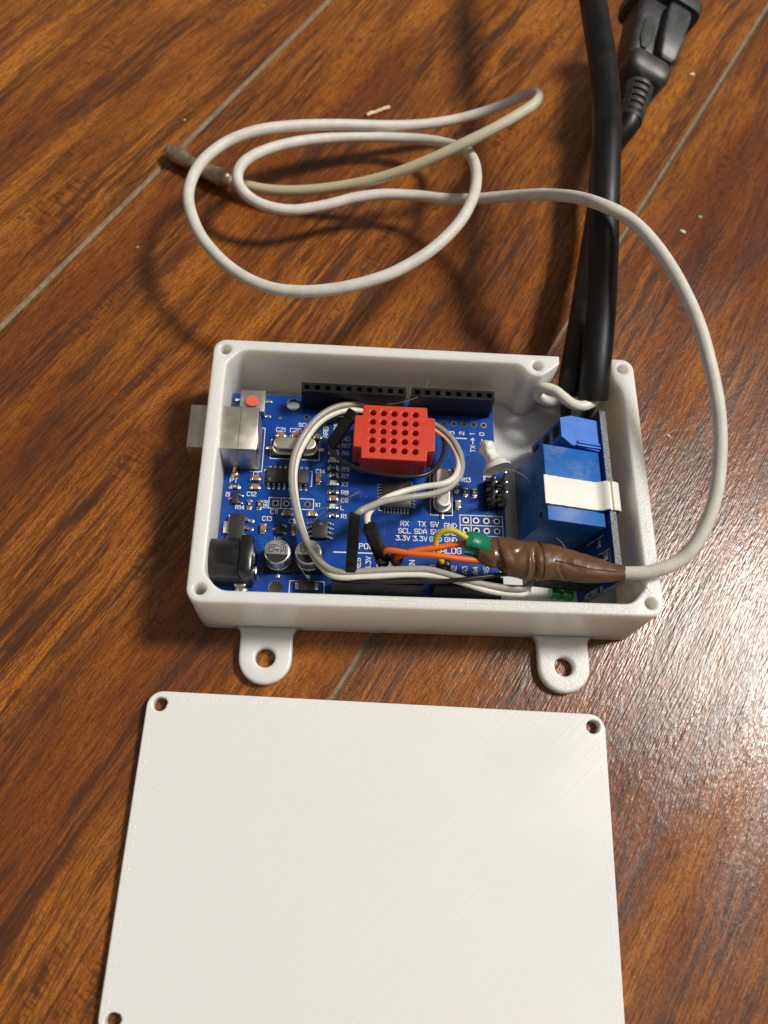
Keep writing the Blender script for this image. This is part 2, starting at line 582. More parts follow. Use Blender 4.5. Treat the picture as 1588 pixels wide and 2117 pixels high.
def text(body, M, size, mat, parent, bold=0.0, name='lettering', weight=0.155, **kw):
    """flat printed lettering in single strokes; M places the middle of the line, local x is the reading direction"""
    mb = MB(M)
    k = size * 0.70 / 6.0
    adv = [(2.6 if ch in '.I1' else 5.5) for ch in body]
    x = -sum(adv) / 2 + .6
    for ch, ad in zip(body, adv):
        sh = -1.0 if ch in '.I1' else 0.0
        for st in GLYPH[ch]:
            pts = [((x + sh + int(q[0])) * k, (int(q[1]) - 3) * k) for q in st.split()]
            for p, q in zip(pts, pts[1:]):
                ZC[0] = (ZC[0] + 1) % 12
                ribbon(mb, [p, q], size * weight * .70, ZC[0] * .0009, mat)
        x += ad
    return mb.build(name, parent, smooth=0)

def ribbon(mb, pts, w, z, mat):
    """flat printed line"""
    for (xa, ya), (xb, yb) in zip(pts, pts[1:]):
        d = Vector((xb - xa, yb - ya)); l = d.length
        if l < 1e-6:
            continue
        d /= l; n = Vector((-d.y, d.x)) * (w / 2); e = d * (w * .5)
        a = Vector((xa, ya)) - e; b = Vector((xb, yb)) + e
        z += .0011
        mb.add([(a.x - n.x, a.y - n.y, z), (b.x - n.x, b.y - n.y, z), (b.x + n.x, b.y + n.y, z), (a.x + n.x, a.y + n.y, z)], [(0, 1, 2, 3)], mat)

PATHS = {
    'probe_cable': [(86.2,11.1,20.0),(90.6,9.7,21.0),(94.0,9.2,22.0),(99.3,9.3,23.6),(105.3,11.7,25.5),(109.1,16.5,28.0),(111.9,23.8,31.0),(113.1,32.9,34.0),(112.8,41.9,37.0),(111.6,51.7,39.0),(109.3,62.4,41.0),(105.7,73.4,42.0),(101.0,83.1,42.5),(96.1,89.6,42.5),(90.6,93.6,42.0),(85.9,100.7,37.0),(80.1,109.0,29.0),(73.0,114.7,22.0),(65.5,118.1,17.0),(57.5,121.4,13.0),(49.5,123.9,11.0),(40.6,123.6,11.0),(32.5,121.7,11.0),(24.5,118.4,11.0),(15.4,115.4,11.5),(7.5,115.6,12.5),(2.1,118.2,14.0),(0.1,122.2,15.5),(1.7,127.3,16.0),(7.7,133.6,15.0),(17.4,140.4,12.5),(29.8,146.3,9.5),(41.3,148.8,8.0),(52.7,147.8,9.0),(59.8,143.7,11.5),(63.2,137.2,16.0),(64.7,128.3,20.0),(64.3,117.7,24.0),(62.3,107.9,26.5),(58.2,98.6,27.5),(51.4,90.4,27.0),(43.1,84.3,26.0),(34.9,80.9,25.0),(26.7,79.1,24.0),(19.0,78.9,23.0),(11.8,80.2,22.3),(5.0,83.7,21.8),(-1.3,89.4,21.3),(-6.4,96.2,21.0),(-9.7,103.6,20.8),(-11.1,110.3,20.5),(-10.5,117.6,20.0),(-7.9,124.4,19.6),(-2.8,131.2,19.0),(4.7,135.9,19.0),(14.0,141.4,16.5),(26.9,147.1,13.0),(41.1,151.3,10.0),(52.8,154.7,8.5),(63.1,157.4,9.0),(72.9,158.9,12.0),(80.0,157.4,18.0),(82.1,153.3,23.0),(82.5,147.4,26.5),(80.4,143.0,27.5),(75.8,139.1,27.0),(69.3,135.1,25.5),(61.6,131.8,23.0),(53.4,129.3,19.5),(43.7,127.3,15.5),(33.1,126.6,11.5),(20.8,126.7,8.0),(10.3,127.5,6.0),(2.5,129.3,5.0),(-4.2,132.0,4.2)],
    'probe_tip': [(-3.6,131.8,4.2),(-5.1,132.7,4.0),(-7.5,134.0,3.6),(-9.9,135.3,3.4),(-12.5,136.9,3.3),(-15.3,138.5,3.2),(-17.1,139.6,3.2),(-19.2,141.0,3.2),(-21.3,142.4,3.1),(-22.9,143.5,3.1),(-23.6,144.0,3.1)],
    'cord_a': [(84.0,300.0,34.0),(89.0,262.0,36.0),(92.5,234.0,37.0),(94.3,189.6,39.0),(95.4,173.6,40.0),(95.3,158.4,41.0),(95.5,145.3,41.0),(95.2,132.8,41.0),(94.4,120.9,41.0),(93.3,108.9,40.0),(92.6,98.4,38.0),(92.9,90.0,34.0),(93.5,82.4,29.0),(93.4,73.9,25.0),(92.6,64.6,22.0),(92.3,59.3,19.5),(92.3,55.8,17.0)],
    'cord_b': [(111.8,153.5,19.2),(110.6,148.9,18.4),(108.3,146.0,16.5),(105.9,143.4,14.0),(104.2,137.4,12.0),(102.6,125.3,11.0),(99.7,111.0,11.0),(96.4,96.5,12.0),(93.5,84.0,13.5),(90.6,72.1,15.0),(89.2,65.1,14.5),(88.6,59.9,12.5)],
    'wire_a': [(92.5,57.4,17.0),(91.9,54.6,16.2),(91.5,53.2,14.0),(91.7,53.0,11.0),(92.2,52.9,8.0)],
    'wire_b': [(88.3,61.3,12.5),(87.5,58.6,11.5),(87.6,56.4,10.0),(88.2,54.5,8.5),(88.7,53.2,7.0)],
    'white_wire': [(93.5,56.1,17.5),(91.8,54.5,17.8),(89.3,53.2,18.0),(86.9,53.6,18.0),(84.6,55.6,18.0),(82.8,57.6,17.5),(80.8,58.8,16.5),(79.8,59.3,14.5),(80.0,59.1,12.5),(81.5,58.3,12.0),(83.7,57.7,12.0),(86.0,58.5,12.0),(87.7,59.7,12.5)],
    'plug_axis': [(110.9,149.2,18.5),(114.7,166.0,19.5),(117.6,175.0,20.0),(123.3,191.5,21.0),(127.5,203.2,21.0)],
    'grey_wire': [(75.7,8.5,15.0),(73.6,7.4,15.5),(70.1,6.8,16.2),(65.8,7.0,16.6),(60.9,7.7,17.0),(57.1,8.7,17.3),(53.9,9.5,17.4),(50.7,10.1,17.4),(45.4,9.9,17.3),(39.0,9.4,17.2),(33.7,8.9,17.0),(30.6,9.3,16.5),(27.7,11.5,15.5),(24.9,15.5,14.5),(22.7,20.5,14.0),(21.0,26.3,13.8),(19.9,32.6,13.5),(20.1,38.3,13.5),(21.7,43.5,13.5),(24.7,48.7,13.2),(28.4,52.3,12.6),(32.5,54.3,11.8),(36.7,55.5,10.5),(42.2,55.1,9.2),(48.3,53.7,9.2),(53.5,50.4,11.0),(57.3,45.7,13.5),(59.3,40.7,15.0),(59.7,36.6,15.5),(58.6,33.2,16.0),(56.0,30.3,16.5),(51.9,28.0,18.0),(46.1,26.0,20.0),(41.1,23.6,23.0),(37.5,20.9,25.5),(35.4,19.2,26.5),(34.7,18.8,25.5)],
    'white_jumper': [(76.3,8.1,13.5),(73.7,6.7,14.0),(69.3,6.0,15.0),(64.2,6.3,16.0),(59.3,7.5,16.6),(55.6,8.4,16.8),(51.8,8.9,16.8),(46.5,8.9,16.8),(40.1,8.3,16.8),(34.3,7.9,16.6),(30.6,8.3,16.0),(28.1,10.6,14.5),(25.5,14.6,13.0),(23.3,20.1,12.2),(21.5,26.5,12.0),(20.5,33.1,12.0),(20.8,38.4,12.0),(22.5,43.5,12.0),(25.4,48.5,11.8),(29.0,51.6,11.4),(32.8,53.3,10.8),(37.0,53.9,9.6),(42.3,53.5,9.0),(48.3,52.4,9.0),(53.0,49.6,10.5),(56.8,44.9,13.0),(58.7,40.3,14.5),(58.9,36.6,15.5),(57.5,33.0,16.8),(54.8,31.0,17.5),(49.7,30.0,17.2),(44.7,28.1,17.8),(41.0,25.5,19.5),(38.5,22.3,22.0),(37.3,19.0,24.5),(37.5,16.2,25.0)],
    'black_jumper': [(76.1,9.5,15.5),(73.0,9.9,16.5),(68.9,9.6,17.5),(64.5,8.8,18.0),(59.1,7.8,18.3),(53.8,7.4,17.5),(47.5,7.3,17.0),(41.2,7.0,17.0),(35.4,7.3,16.5),(30.8,8.3,15.0),(28.2,10.9,13.0),(25.8,14.6,11.4),(23.5,20.3,10.6),(21.9,26.6,10.4),(20.9,33.5,10.4),(21.2,38.6,10.4),(22.8,43.5,10.4),(25.6,48.6,10.2),(29.3,51.5,9.8),(33.2,52.4,9.0),(37.5,52.3,8.6),(42.3,52.0,8.6),(48.3,51.6,9.0),(53.1,49.9,10.0),(55.4,46.7,12.0),(56.0,43.3,13.5),(55.4,40.1,14.5),(54.0,36.8,15.5),(51.7,34.1,16.5),(48.2,32.8,17.0),(42.6,32.8,17.0),(37.0,33.9,16.5),(32.7,36.1,15.5),(30.2,38.4,14.5),(28.5,40.6,14.0),(28.9,42.3,13.8)],
    'orange_1': [(66.5,11.8,19.5),(62.4,11.8,19.5),(57.8,11.9,20.0),(53.0,12.3,20.3),(47.2,12.7,20.0),(43.0,13.4,19.5),(41.6,13.4,18.8),(40.8,13.1,17.5),(40.9,12.5,15.8),(41.0,12.9,14.0)],
    'orange_2': [(64.4,15.9,20.0),(59.4,15.8,19.5),(53.8,14.8,19.0),(48.4,13.9,18.5),(45.8,13.1,18.0),(44.4,12.7,17.0),(44.2,12.3,15.8),(44.3,12.8,14.0)],
    'yellow_1': [(64.2,15.5,21.0),(59.8,16.0,21.5),(57.1,17.3,22.0),(55.0,17.7,22.0),(53.3,17.1,21.0),(52.7,15.7,19.5),(53.3,14.2,18.0),(54.3,12.5,16.5),(54.7,11.7,15.5),(54.9,11.9,14.0)],
    'tape': [(62.6,14.2,19.5),(63.9,13.9,19.7),(65.9,13.4,19.8),(68.1,12.9,19.8),(70.4,12.5,19.7),(72.7,12.3,19.6),(74.7,12.1,19.7),(78.1,11.9,20.0),(82.1,11.0,20.3),(86.2,10.0,20.7),(90.1,9.5,21.2),(93.7,9.2,22.0)],
    'green_tape': [(59.2,15.7,19.6),(60.1,15.6,19.6),(61.7,15.4,19.6),(63.3,14.9,19.7),(64.4,14.6,19.7)],
    'glue_cone': [(64.3,41.4,19.5),(64.6,40.5,19.5),(65.3,39.3,19.3),(66.1,37.9,19.0),(66.8,36.6,18.7),(67.3,35.2,18.6)],
    'strand1': [(75.9,32.7,16.0),(74.2,34.0,17.0),(71.7,34.8,18.0),(69.5,35.1,18.0),(67.3,35.1,17.5)],
    'strand2': [(24.5,22.8,9.0),(27.2,25.6,10.0),(30.0,27.3,11.0),(32.7,29.1,11.5),(35.5,30.7,11.0),(36.0,31.1,11.0),(35.0,30.9,11.0),(33.5,29.6,10.0),(31.1,28.3,9.5),(25.4,26.8,9.0)],
    'strand3': [(23.1,18.2,12.0),(22.4,15.6,12.5),(22.7,12.1,12.5),(23.9,10.1,12.0),(25.2,8.7,11.0)],
    'strand4': [(96.4,8.0,21.5),(97.9,6.2,22.0),(99.5,4.8,21.5)],
    'strand5': [(52.4,61.9,14.0),(51.3,57.7,15.0),(49.5,55.2,15.5),(45.4,53.7,15.0),(41.9,53.5,14.0)],
    'strand6': [(80.9,19.3,16.0),(81.8,17.7,17.0),(82.6,15.8,17.5)],
}
# ------------------------------------------------------------------ the floor: five laminate planks
def build_floor():
    fl = bpy.data.objects.new('floor', None)
    COL.objects.link(fl); structure(fl)
    fl['label'] = 'red-brown wood laminate floor of wide planks with pale bevelled seams'
    a = math.radians(59.6)
    d = Vector((math.cos(a), math.sin(a), 0)); n = Vector((math.sin(a), -math.cos(a), 0))
    w = 127.4
    for k, s0 in enumerate((-347.2, -219.8, -92.4, 35.0, 162.4)):
        mb = MB()
        x0, x1 = -520.0, 780.0
        c = 0.8
        # local: x along the grain, y across (to the right), top at z = 0, grey eased edges
        prof = [(0.0, -8.0), (0.0, -0.85), (0.35, -0.62), (c, 0.0), (w - c, 0.0), (w - 0.35, -0.62), (w, -0.85), (w, -8.0)]
        prof = [(y + (0.06 if y < w / 2 else -0.06), z) for y, z in prof]
        # the top is cut along its length so that it stays light on geometry but even
        xs = [x0 + (x1 - x0) * i / 12 for i in range(13)]
        for j in range(len(prof) - 1):
            m = 'laminate_wood' if j == 3 else 'groove'
            vs_ = []; fs = []
            for x in xs:
                vs_ += [(x, -prof[j][0], prof[j][1]), (x, -prof[j + 1][0], prof[j + 1][1])]
            for i in range(12):
                fs.append((2 * i, 2 * i + 1, 2 * i + 3, 2 * i + 2))
            mb.add(vs_, fs, m)
        o = mb.build('plank', fl, smooth=0)
        o.rotation_euler = (0, 0, a)
        o.location = (n * s0) * S
        o.color = ((1, 1, 1, 1), (1.10, 1.08, 1.0, 1), (1.0, 0.95, 0.95, 1), (0.88, 0.82, 0.90, 1), (1, 1, 1, 1))[k]
    mb = MB()
    mb.box((-900, -900, -12), (900, 1100, -8.02), 'hole_black')
    o = mb.build('underlay', fl, smooth=0)
build_floor()

# ------------------------------------------------------------------ the open enclosure
W, D, H = 101.98, 65.35, 20.93
HIN = 2.85

def build_enclosure():
    t = thing('enclosure_box', 'open white 3D-printed plastic box with two screw ears, holding the circuit boards', 'box', (51, 32, 0))
    x0, x1, y0, y1 = 3.3, 98.6, 2.65, 62.65
    # inner outline near the lower left corner, from the left wall round the boss to the front wall
    q = [(0.0, 5.6), (0.05, 4.5), (0.28, 3.75), (0.72, 3.05), (1.3, 2.45), (1.72, 1.9), (2.35, 1.2), (3.1, 0.62), (3.9, 0.2), (4.9, 0.03), (5.6, 0.0)]
    bl = [(x0 + a, y0 + b) for a, b in q]
    br = [(x1 - a, y0 + b) for a, b in q][::-1]
    tl = [(x0 + a, y1 - b) for a, b in q][::-1]
    tr = [(x1 - a, y1 - b) for a, b in q]
    mid = [(71.8, y1), (73.0, y1 - 0.08), (74.0, y1 - 0.5), (74.8, y1 - 1.3), (75.4, y1 - 2.2), (76.3, y1 - 2.95), (77.4, y1 - 3.3), (78.6, y1 - 3.25), (79.6, y1 - 2.85)]
    outer = rrect(0, 0, W, D, 3.0, 8)
    holes = [circle(HIN, HIN, 1.3), circle(W - HIN, HIN, 1.3), circle(HIN, D - HIN, 1.3)]
    mb = MB()
    # upper wall with the cord notch: one outline that runs round outside and back inside
    nl, nr = 83.7, 96.35
    ccw = outer[:]                    # starts lower right, goes up the right side, along the back to the left, down, along the front
    right_back = ccw[:18]             # lower right and upper right corners
    rest = ccw[18:]                   # upper left and lower left corners
    seg_in = bl[::-1] + tl[::-1] + mid + [(81.0, y1 - 1.75), (82.6, y1 - 0.4), (nl - 0.15, y1 + 0.5)]
    # solid on the left of the walk: outside counter-clockwise, inside clockwise
    cheek_r = [(nr, D)]
    tr_b = [(nr, D - 3.0), (nr + 0.02, 60.6), (nr + 0.35, 59.4), (nr + 1.0, 58.3), (nr + 1.6, 57.4), (x1 - 0.28, 56.3), (x1 - 0.03, 55.2), (x1, 54.2)]
    poly = rest + right_back + cheek_r + tr_b + br[::-1] + seg_in + [(nl, D)]
    mb.extrude([poly] + holes + [circle(78.1, 62.2, 1.3), circle(99.1, 62.5, 1.3)], 0.0, H, 'white_print', bev=0.4, bevb=0.35)
    mb.build('wall', t, smooth=35)
    mb = MB()
    mb.extrude([rrect(1.2, 1.2, W - 1.2, D - 1.2, 2.5, 6)], 0.25, 2.0, 'white_print', bev=0.0)
    mb.build('base_plate', t, smooth=35)
    mb = MB()
    mb.box((nl - .6, 62.7, 1.0), (nr + .6, D - .05, 7.0), 'white_print', 0.2)
    mb.build('notch_sill', t, smooth=35)
    # turns of the filament stand out as beads along the front and right rim
    mb = MB()
    rnd = random.Random(5)
    for k in range(150):
        x = 34 + 62 * (k / 150) ** .8
        for yy in (1.05, 1.85):
            if rnd.random() < .35 + .5 * k / 150:
                r = rnd.uniform(.17, .27)
                mb.lathe([(r, H - .02), (r * .75, H + .04), (r * .3, H + .07)], 'bead_white', 6, Matrix.Translation((x + rnd.uniform(-.1, .1) + (.2 if yy > 1.5 else 0), yy, 0)))
    for k in range(110):
        y = 6 + 50 * k / 110
        if rnd.random() < .6:
            r = rnd.uniform(.15, .24)
            mb.lathe([(r, H - .02), (r * .75, H + .04), (r * .3, H + .06)], 'bead_white', 6, Matrix.Translation((W - 1.5 + rnd.uniform(-.12, .12), y, 0)))
    o = mb.build('filament_beads', t); o['kind'] = 'stuff'
    # each screw hole has a floor a little way down
    for cx, cy in ((HIN, HIN), (W - HIN, HIN), (HIN, D - HIN), (78.1, 62.2), (99.1, 62.5)):
        mb = MB()
        mb.lathe([(1.32, 8.0), (1.32, 8.1)], 'white_print', 16, Matrix.Translation((cx, cy, 0)))
        mb.build('screw_hole_floor', t)
    for hx, hy in ((15.9, -7.0), (84.5, -7.15)):
        r = 5.95
        pts = []
        for k in range(21):
            a = math.radians(180 + 180 * k / 20)
            pts.append((hx + r * math.cos(a), hy + r * math.sin(a)))
        # fillets against the front wall, on the far side the ear ends inside the slab
        pts += [(hx + r, -1.7), (hx + r + 0.25, -0.85), (hx + r + 0.8, -0.25), (hx + r + 1.6, -0.02), (hx - r - 1.6, -0.02), (hx - r - 0.8, -0.25), (hx - r - 0.25, -0.85), (hx - r, -1.7)]
        mb = MB()
        mb.extrude([pts, circle(hx, hy, 2.25, 28)], 0.0, 2.7, 'white_print', bev=0.55, bevb=0.2)
        mb.build('mounting_ear', t, smooth=35)
    return t

build_enclosure()

# ------------------------------------------------------------------ the lid in the foreground
def build_lid():
    a = -0.027538
    M = Matrix.Translation((-10.826, -80.361, 0)) @ Matrix.Rotation(a, 4, 'Z')
    mb = MB()
    loops = [rrect(0, 0, W, D, 3.4, 10)]
    for cx, cy in ((HIN, HIN), (W - HIN, HIN), (HIN, D - HIN), (W - HIN, D - HIN)):
        # printed holes are never quite round: a small step where the bead starts
        lp = []
        for k in range(28):
            an = 2 * PI * k / 28
            r = 1.5 + (0.14 if 0.2 < an < 1.0 else 0) - (0.12 if 5.9 < an < 6.2 else 0)
            lp.append((cx + r * math.cos(an), cy + r * math.sin(an)))
        loops.append(lp[::-1])
    mb.extrude(loops, 0.05, 2.5, 'lid_print', bev=0.35, bevb=0.2, M=M)
    # beads of filament along the rim, where the infill turns round
    o = mb.build('box_lid', smooth=35)
    mb = MB()
    rnd = random.Random(3)
    for side, n in (('t', 118), ('l', 70), ('r', 78)):
        for k in range(n):
            if rnd.random() < (0.30 if side != 'l' else 0.55):
                continue
            f = (k + 0.5) / n
            if side == 't':
                x, y = 6 + 90 * f, D - 1.55
            elif side == 'l':
                x, y = 1.45, D - 6 - 56 * f
            else:
                x, y = W - 1.5, D - 6 - 56 * f
            x += rnd.uniform(-.1, .1); y += rnd.uniform(-.1, .1)
            r = rnd.uniform(0.16, 0.26)
            mb.lathe([(r, 2.49), (r * .8, 2.54), (r * .35, 2.57)], 'bead_white', 6, M @ Matrix.Translation((x, y, 0)))
    b = mb.build('filament_beads', o)
    b['kind'] = 'stuff'
    tag(o, 'flat white plastic lid with corner holes, lying in front of the open box', 'lid')
build_lid()

# ------------------------------------------------------------------ the blue microcontroller board
BX, BY, ZB = 3.51, 5.58, 7.15
BM = Matrix.Translation((BX, BY, ZB))        # board coordinates: x along the board, y across, z above the solder mask

def bt(x, y, z=0.0, rot=0.0):
    return BM @ Matrix.Translation((x, y, z)) @ Matrix.Rotation(math.radians(rot), 4, 'Z')

def ring(mb, x, y, r0, r1, z, mat, n=18):
    vs_ = []
    for r in (r0, r1):
        vs_ += [(x + r * math.cos(2 * PI * k / n), y + r * math.sin(2 * PI * k / n), z) for k in range(n)]
    fs = [(k, k + n, (k + 1) % n + n, (k + 1) % n) for k in range(n)]
    mb.add(vs_, [f[::-1] for f in fs], mat)

def disc(mb, x, y, r, z, mat, n=18):
    mb.add([(x + r * math.cos(2 * PI * k / n), y + r * math.sin(2 * PI * k / n), z) for k in range(n)], [list(range(n))], mat)

def chip2(board, x, y, rot, l, w, h, kind, name):
    """two-terminal chip part: body and two tinned ends"""
    M = bt(x, y, 0, rot)
    mb = MB(M); e = l * 0.22
    mb.box((-l / 2 + e * .8, -w / 2 + .02, 0.05), (l / 2 - e * .8, w / 2 - .02, h), kind, 0.05)
    if name == 'resistor':
        for k in (-1, 0, 1):
            mb.box((k * .22 - .06, -.25, h), (k * .22 + .06, .25, h + .008), 'silk')
    o = mb.build(name, board)
    for s in (-1, 1):
        mb = MB(M)
        xa, xb = sorted((s * (l / 2 - e), s * l / 2))
        mb.box((xa, -w / 2, 0.02), (xb, w / 2, h + 0.02), 'tin', 0.08)
        # solder fillet
        xc, xd = sorted((s * (l / 2 - .05), s * (l / 2 + .42)))
        mb.lathe([(w * .52, 0.0), (w * .42, h * .25), (w * .15, h * .42)], 'tin', 10, Matrix.Translation((s * l / 2, 0, 0)) @ Matrix.Diagonal((.8, 1, 1, 1)))
        mb.build('terminal', o)
    return o

def gull(mb, x, y, rot, w, out, h, M):
    """gull-wing lead, from the body edge outwards along local +x"""
    R = M @ Matrix.Translation((x, y, 0)) @ Matrix.Rotation(math.radians(rot), 4, 'Z')
    p = [(-.1, h * .55), (out * .35, h * .55), (out * .6, .12), (out, .10)]
    t = .16
    vs_ = []; fs = []
    for px, pz in p:
        vs_ += [(px, -w / 2, pz), (px, w / 2, pz), (px, w / 2, pz + t), (px, -w / 2, pz + t)]
    for i in range(3):
        for k in range(4):
            a, b = i * 4 + k, i * 4 + (k + 1) % 4
            fs.append((a, a + 4, b + 4, b))
    fs += [(12, 13, 14, 15)]
    mb.add([R @ Vector(q) for q in vs_], fs, 'tin')
    mb.lathe([(w * .8, 0), (w * .7, .08), (w * .3, .16)], 'tin', 8, R @ Matrix.Translation((out, 0, 0)))

def header(board, xs, y, name='socket_strip', sub=True):
    """female header: real square sockets in the top"""
    h, hw = 8.5, 1.27
    mb = MB(BM)
    x0, x1 = xs[0] - 1.27, xs[-1] + 1.27
    # walls
    mb.add([(x0, y - hw, 0), (x1, y - hw, 0), (x1, y + hw, 0), (x0, y + hw, 0), (x0, y - hw, h), (x1, y - hw, h), (x1, y + hw, h), (x0, y + hw, h)],
           [(0, 1, 5, 4), (1, 2, 6, 5), (2, 3, 7, 6), (3, 0, 4, 7), (3, 2, 1, 0)], 'black_plastic')
    for cx in xs:
        a = 0.62
        o8 = [(cx - 1.27, y - hw), (cx + 1.27, y - hw), (cx + 1.27, y + hw), (cx - 1.27, y + hw)]
        i8 = [(cx - a, y - a), (cx + a, y - a), (cx + a, y + a), (cx - a, y + a)]
        vs_ = [(p[0], p[1], h) for p in o8 + i8] + [(p[0] * .0 + cx + (p[0] - cx) * .6, y + (p[1] - y) * .6, h - 1.0) for p in i8] + [(cx + (p[0] - cx) * .6, y + (p[1] - y) * .6, h - 4) for p in i8]
        fs = []
        for k in range(4):
            j = (k + 1) % 4
            fs += [(k, j, 4 + j, 4 + k), (4 + k, 4 + j, 8 + j, 8 + k), (8 + k, 8 + j, 12 + j, 12 + k)]
        fs.append((12, 13, 14, 15))
        mb.add(vs_, fs, 'black_plastic')
    return mb.build(name, board, smooth=0)

def build_board():
    t = thing('microcontroller_board', 'blue microcontroller circuit board lying in the left part of the white box', 'circuit board', (BX + 34, BY + 26, ZB - 1.6))
    outline = [(0, 0), (64.5, 0), (66.0, 1.5), (66.0, 11.2), (67.9, 13.2), (67.9, 36.0), (66.0, 38.2), (66.0, 53.3), (0, 53.3)]
    mb = MB(BM)
    mb.extrude([outline, circle(15.24, 50.8, 1.65, 28), circle(13.97, 2.54, 1.65, 28)], -1.6, 0.0, 'blue_mask', bev=0.06, seg=1, side_mat='fibreglass')
    pcb = mb.build('circuit_panel', t, smooth=30)
    # copper tracks, seen as lighter lines through the mask
    rnd = random.Random(11)
    mb = MB(BM)
    def track(x, y, dirs):
        pts = [(x, y)]
        for dx, dy in dirs:
            x += dx; y += dy
            pts.append((x, y))
        ZC[0] = (ZC[0] + 1) % 16
        ribbon(mb, pts, 0.20, 0.004 + ZC[0] * .0006, 'trace_mask')
    for k in range(7):
        track(35.5 + k * .55, 21.0, [(0, -3 - k * .25), (-1.2, -1.2), (0, -4 + k * .2)])
    for k in range(6):
        track(45.5, 23.5 + k * .6, [(2.2 - k * .12, 0), (1.3, -1.3), (0, -2.2 + k * .1)])
    for k in range(8):
        track(40.0 + k * .55, 21.8, [(0, -1.0 - .1 * k), (0.9, -0.9), (5.5 - k * .3, 0), (1.0, -1.0)])
    for k in range(7):
        track(53.5 + k * 2.54 / 2, 46.3, [(0, -2.5 - k * .2), (-1.4, -1.4), (0, -4.0), (-1.0, -1.0)])
    for k in range(6):
        track(57.5 + k * .5, 40.0, [(-1.5, -1.8), (0, -2.2)])
    for k in range(5):
        track(20.5 + k * .5, 27.0, [(1.5, -1.5), (0, -3.5), (1.2, -1.2)])
    for k in range(6):
        track(12.0 + k * .7, 27.6, [(0, -1.2), (.8, -.8), (3.0, 0)])
    for k in range(5):
        track(9.5, 12.5 + k * .6, [(1.0, 0), (.8, .8), (7 - k, 0), (1.2, -1.2)])
    for k in range(5):
        track(20.0 + k * .6, 47.5 - k * .3, [(-2.2, -2.2), (-1.5, 0)])
    for k in range(40):
        x, y = rnd.uniform(4, 62), rnd.uniform(8, 44)
        s = rnd.choice((-1, 1))
        track(x, y, [(rnd.uniform(1, 3) * s, 0), (0.8 * s, 0.8 * rnd.choice((-1, 1))), (0, rnd.uniform(-2.5, 2.5))])
    o = mb.build('copper_track', pcb, smooth=0); o['kind'] = 'stuff'
    mb = MB(BM)
    for k in range(60):
        x, y = rnd.uniform(2, 62), rnd.uniform(6, 46)
        ring(mb, x, y, 0.13, 0.30, 0.018 + k * .0002, 'trace_mask', 10)
    o = mb.build('via', pcb, smooth=0); o['kind'] = 'stuff'

    # plated holes beside the socket strips and the two grids
    xs10 = [18.8 + 2.54 * k for k in range(10)]
    xs8 = [45.72 + 2.54 * k for k in range(8)]
    def pad(x, y, square=False, white=False):
        mb = MB(BM)
        if square:
            mb.box((x - .78, y - .78, .005), (x + .78, y + .78, .03), 'tin')
        ring(mb, x, y, .46, .80, .034, 'silk' if white else 'tin')
        disc(mb, x, y, .47, .036, 'hole_black')
        mb.build('plated_hole', pcb, smooth=0)
    for x in xs10 + xs8:
        pad(x, 47.25)
    for k, x in enumerate((58.2, 60.7, 63.2, 65.7)):
        pad(x, 20.95, k == 0, True); pad(x, 18.35, k == 0, True)
    for k in range(4):
        pad(12.6 + 2.54 * k, 23.45, k == 0)
    mb = MB(BM)
    disc(mb, 12.3, 46.7, .42, .02, 'tin')
    mb.build('test_point', pcb, smooth=0)

    # printed outlines
    mb = MB(BM); z = .03; w = .2
    def rect(x0, y0, x1, y1):
        ribbon(mb, [(x0, y0), (x1, y0), (x1, y1), (x0, y1), (x0, y0)], w, z, 'silk')
    rect(56.8, 17.0, 67.1, 22.25)
    ribbon(mb, [(56.9, 19.65), (67.0, 19.65)], w, z + .003, 'silk')
    ribbon(mb, [(59.45, 17.1), (59.45, 22.2)], w, z + .003, 'silk')
    rect(11.0, 22.1, 21.6, 24.85)
    ribbon(mb, [(13.9, 22.1), (13.9, 24.85)], w, z + .003, 'silk')
    rect(10.5, 35.3, 22.4, 40.5)
    rect(49.7, 22.0, 55.0, 34.2)
    rect(17.1, 0.9, 25.0, 4.2)
    ribbon(mb, [(8.0, 43.6), (8.75, 43.6), (8.75, 31.6), (5.8, 31.6)], w, z, 'silk')
    ribbon(mb, [(9.7, 28.2), (9.4, 28.2), (9.4, 32.2), (9.7, 32.2)], .16, z, 'silk')
    ribbon(mb, [(20.6, 28.2), (20.9, 28.2), (20.9, 32.2), (20.6, 32.2)], .16, z, 'silk')
    ribbon(mb, [(26.9, 11.6), (36.4, 11.6)], .28, z, 'silk')
    ribbon(mb, [(44.6, 11.4), (62.0, 11.4)], .28, z, 'silk')
    ribbon(mb, [(56.4, 43.2), (59.0, 43.2)], .26, z, 'silk')
    ribbon(mb, [(37.3, 22.6), (37.3, 23.4)], .16, z, 'silk'); ribbon(mb, [(37.3, 22.6), (38.0, 22.6)], .16, z + .003, 'silk')
    ribbon(mb, [(45.2, 30.6), (45.2, 29.9)], .16, z, 'silk'); ribbon(mb, [(45.2, 30.6), (44.5, 30.6)], .16, z + .003, 'silk')
    ribbon(mb, [(2.0, 12.6), (2.0, 19.9), (2.6, 19.9)], .16, z, 'silk')
    # arrows of TX and RX
    for ax, d in ((60.55, 1), (62.9, -1)):
        ribbon(mb, [(ax, 41.7), (ax, 43.2)], .22, z, 'silk')
        ye = 43.4 if d > 0 else 41.5
        ribbon(mb, [(ax - .45, ye - .5 * d), (ax, ye), (ax + .45, ye - .5 * d)], .2, z + .003, 'silk')
    o = mb.build('printed_outline', pcb, smooth=0)

    def lab(s, x, y, size=1.45, rot=0, bold=.035, mat='silk', spacing=1.0):
        text(s, bt(x, y, .032, rot), size, mat, pcb)
    lab('C21', 12.6, 43.4, 1.5); lab('C20', 16.3, 43.4, 1.5); lab('SCL SDA', 20.0, 45.0, 1.4)
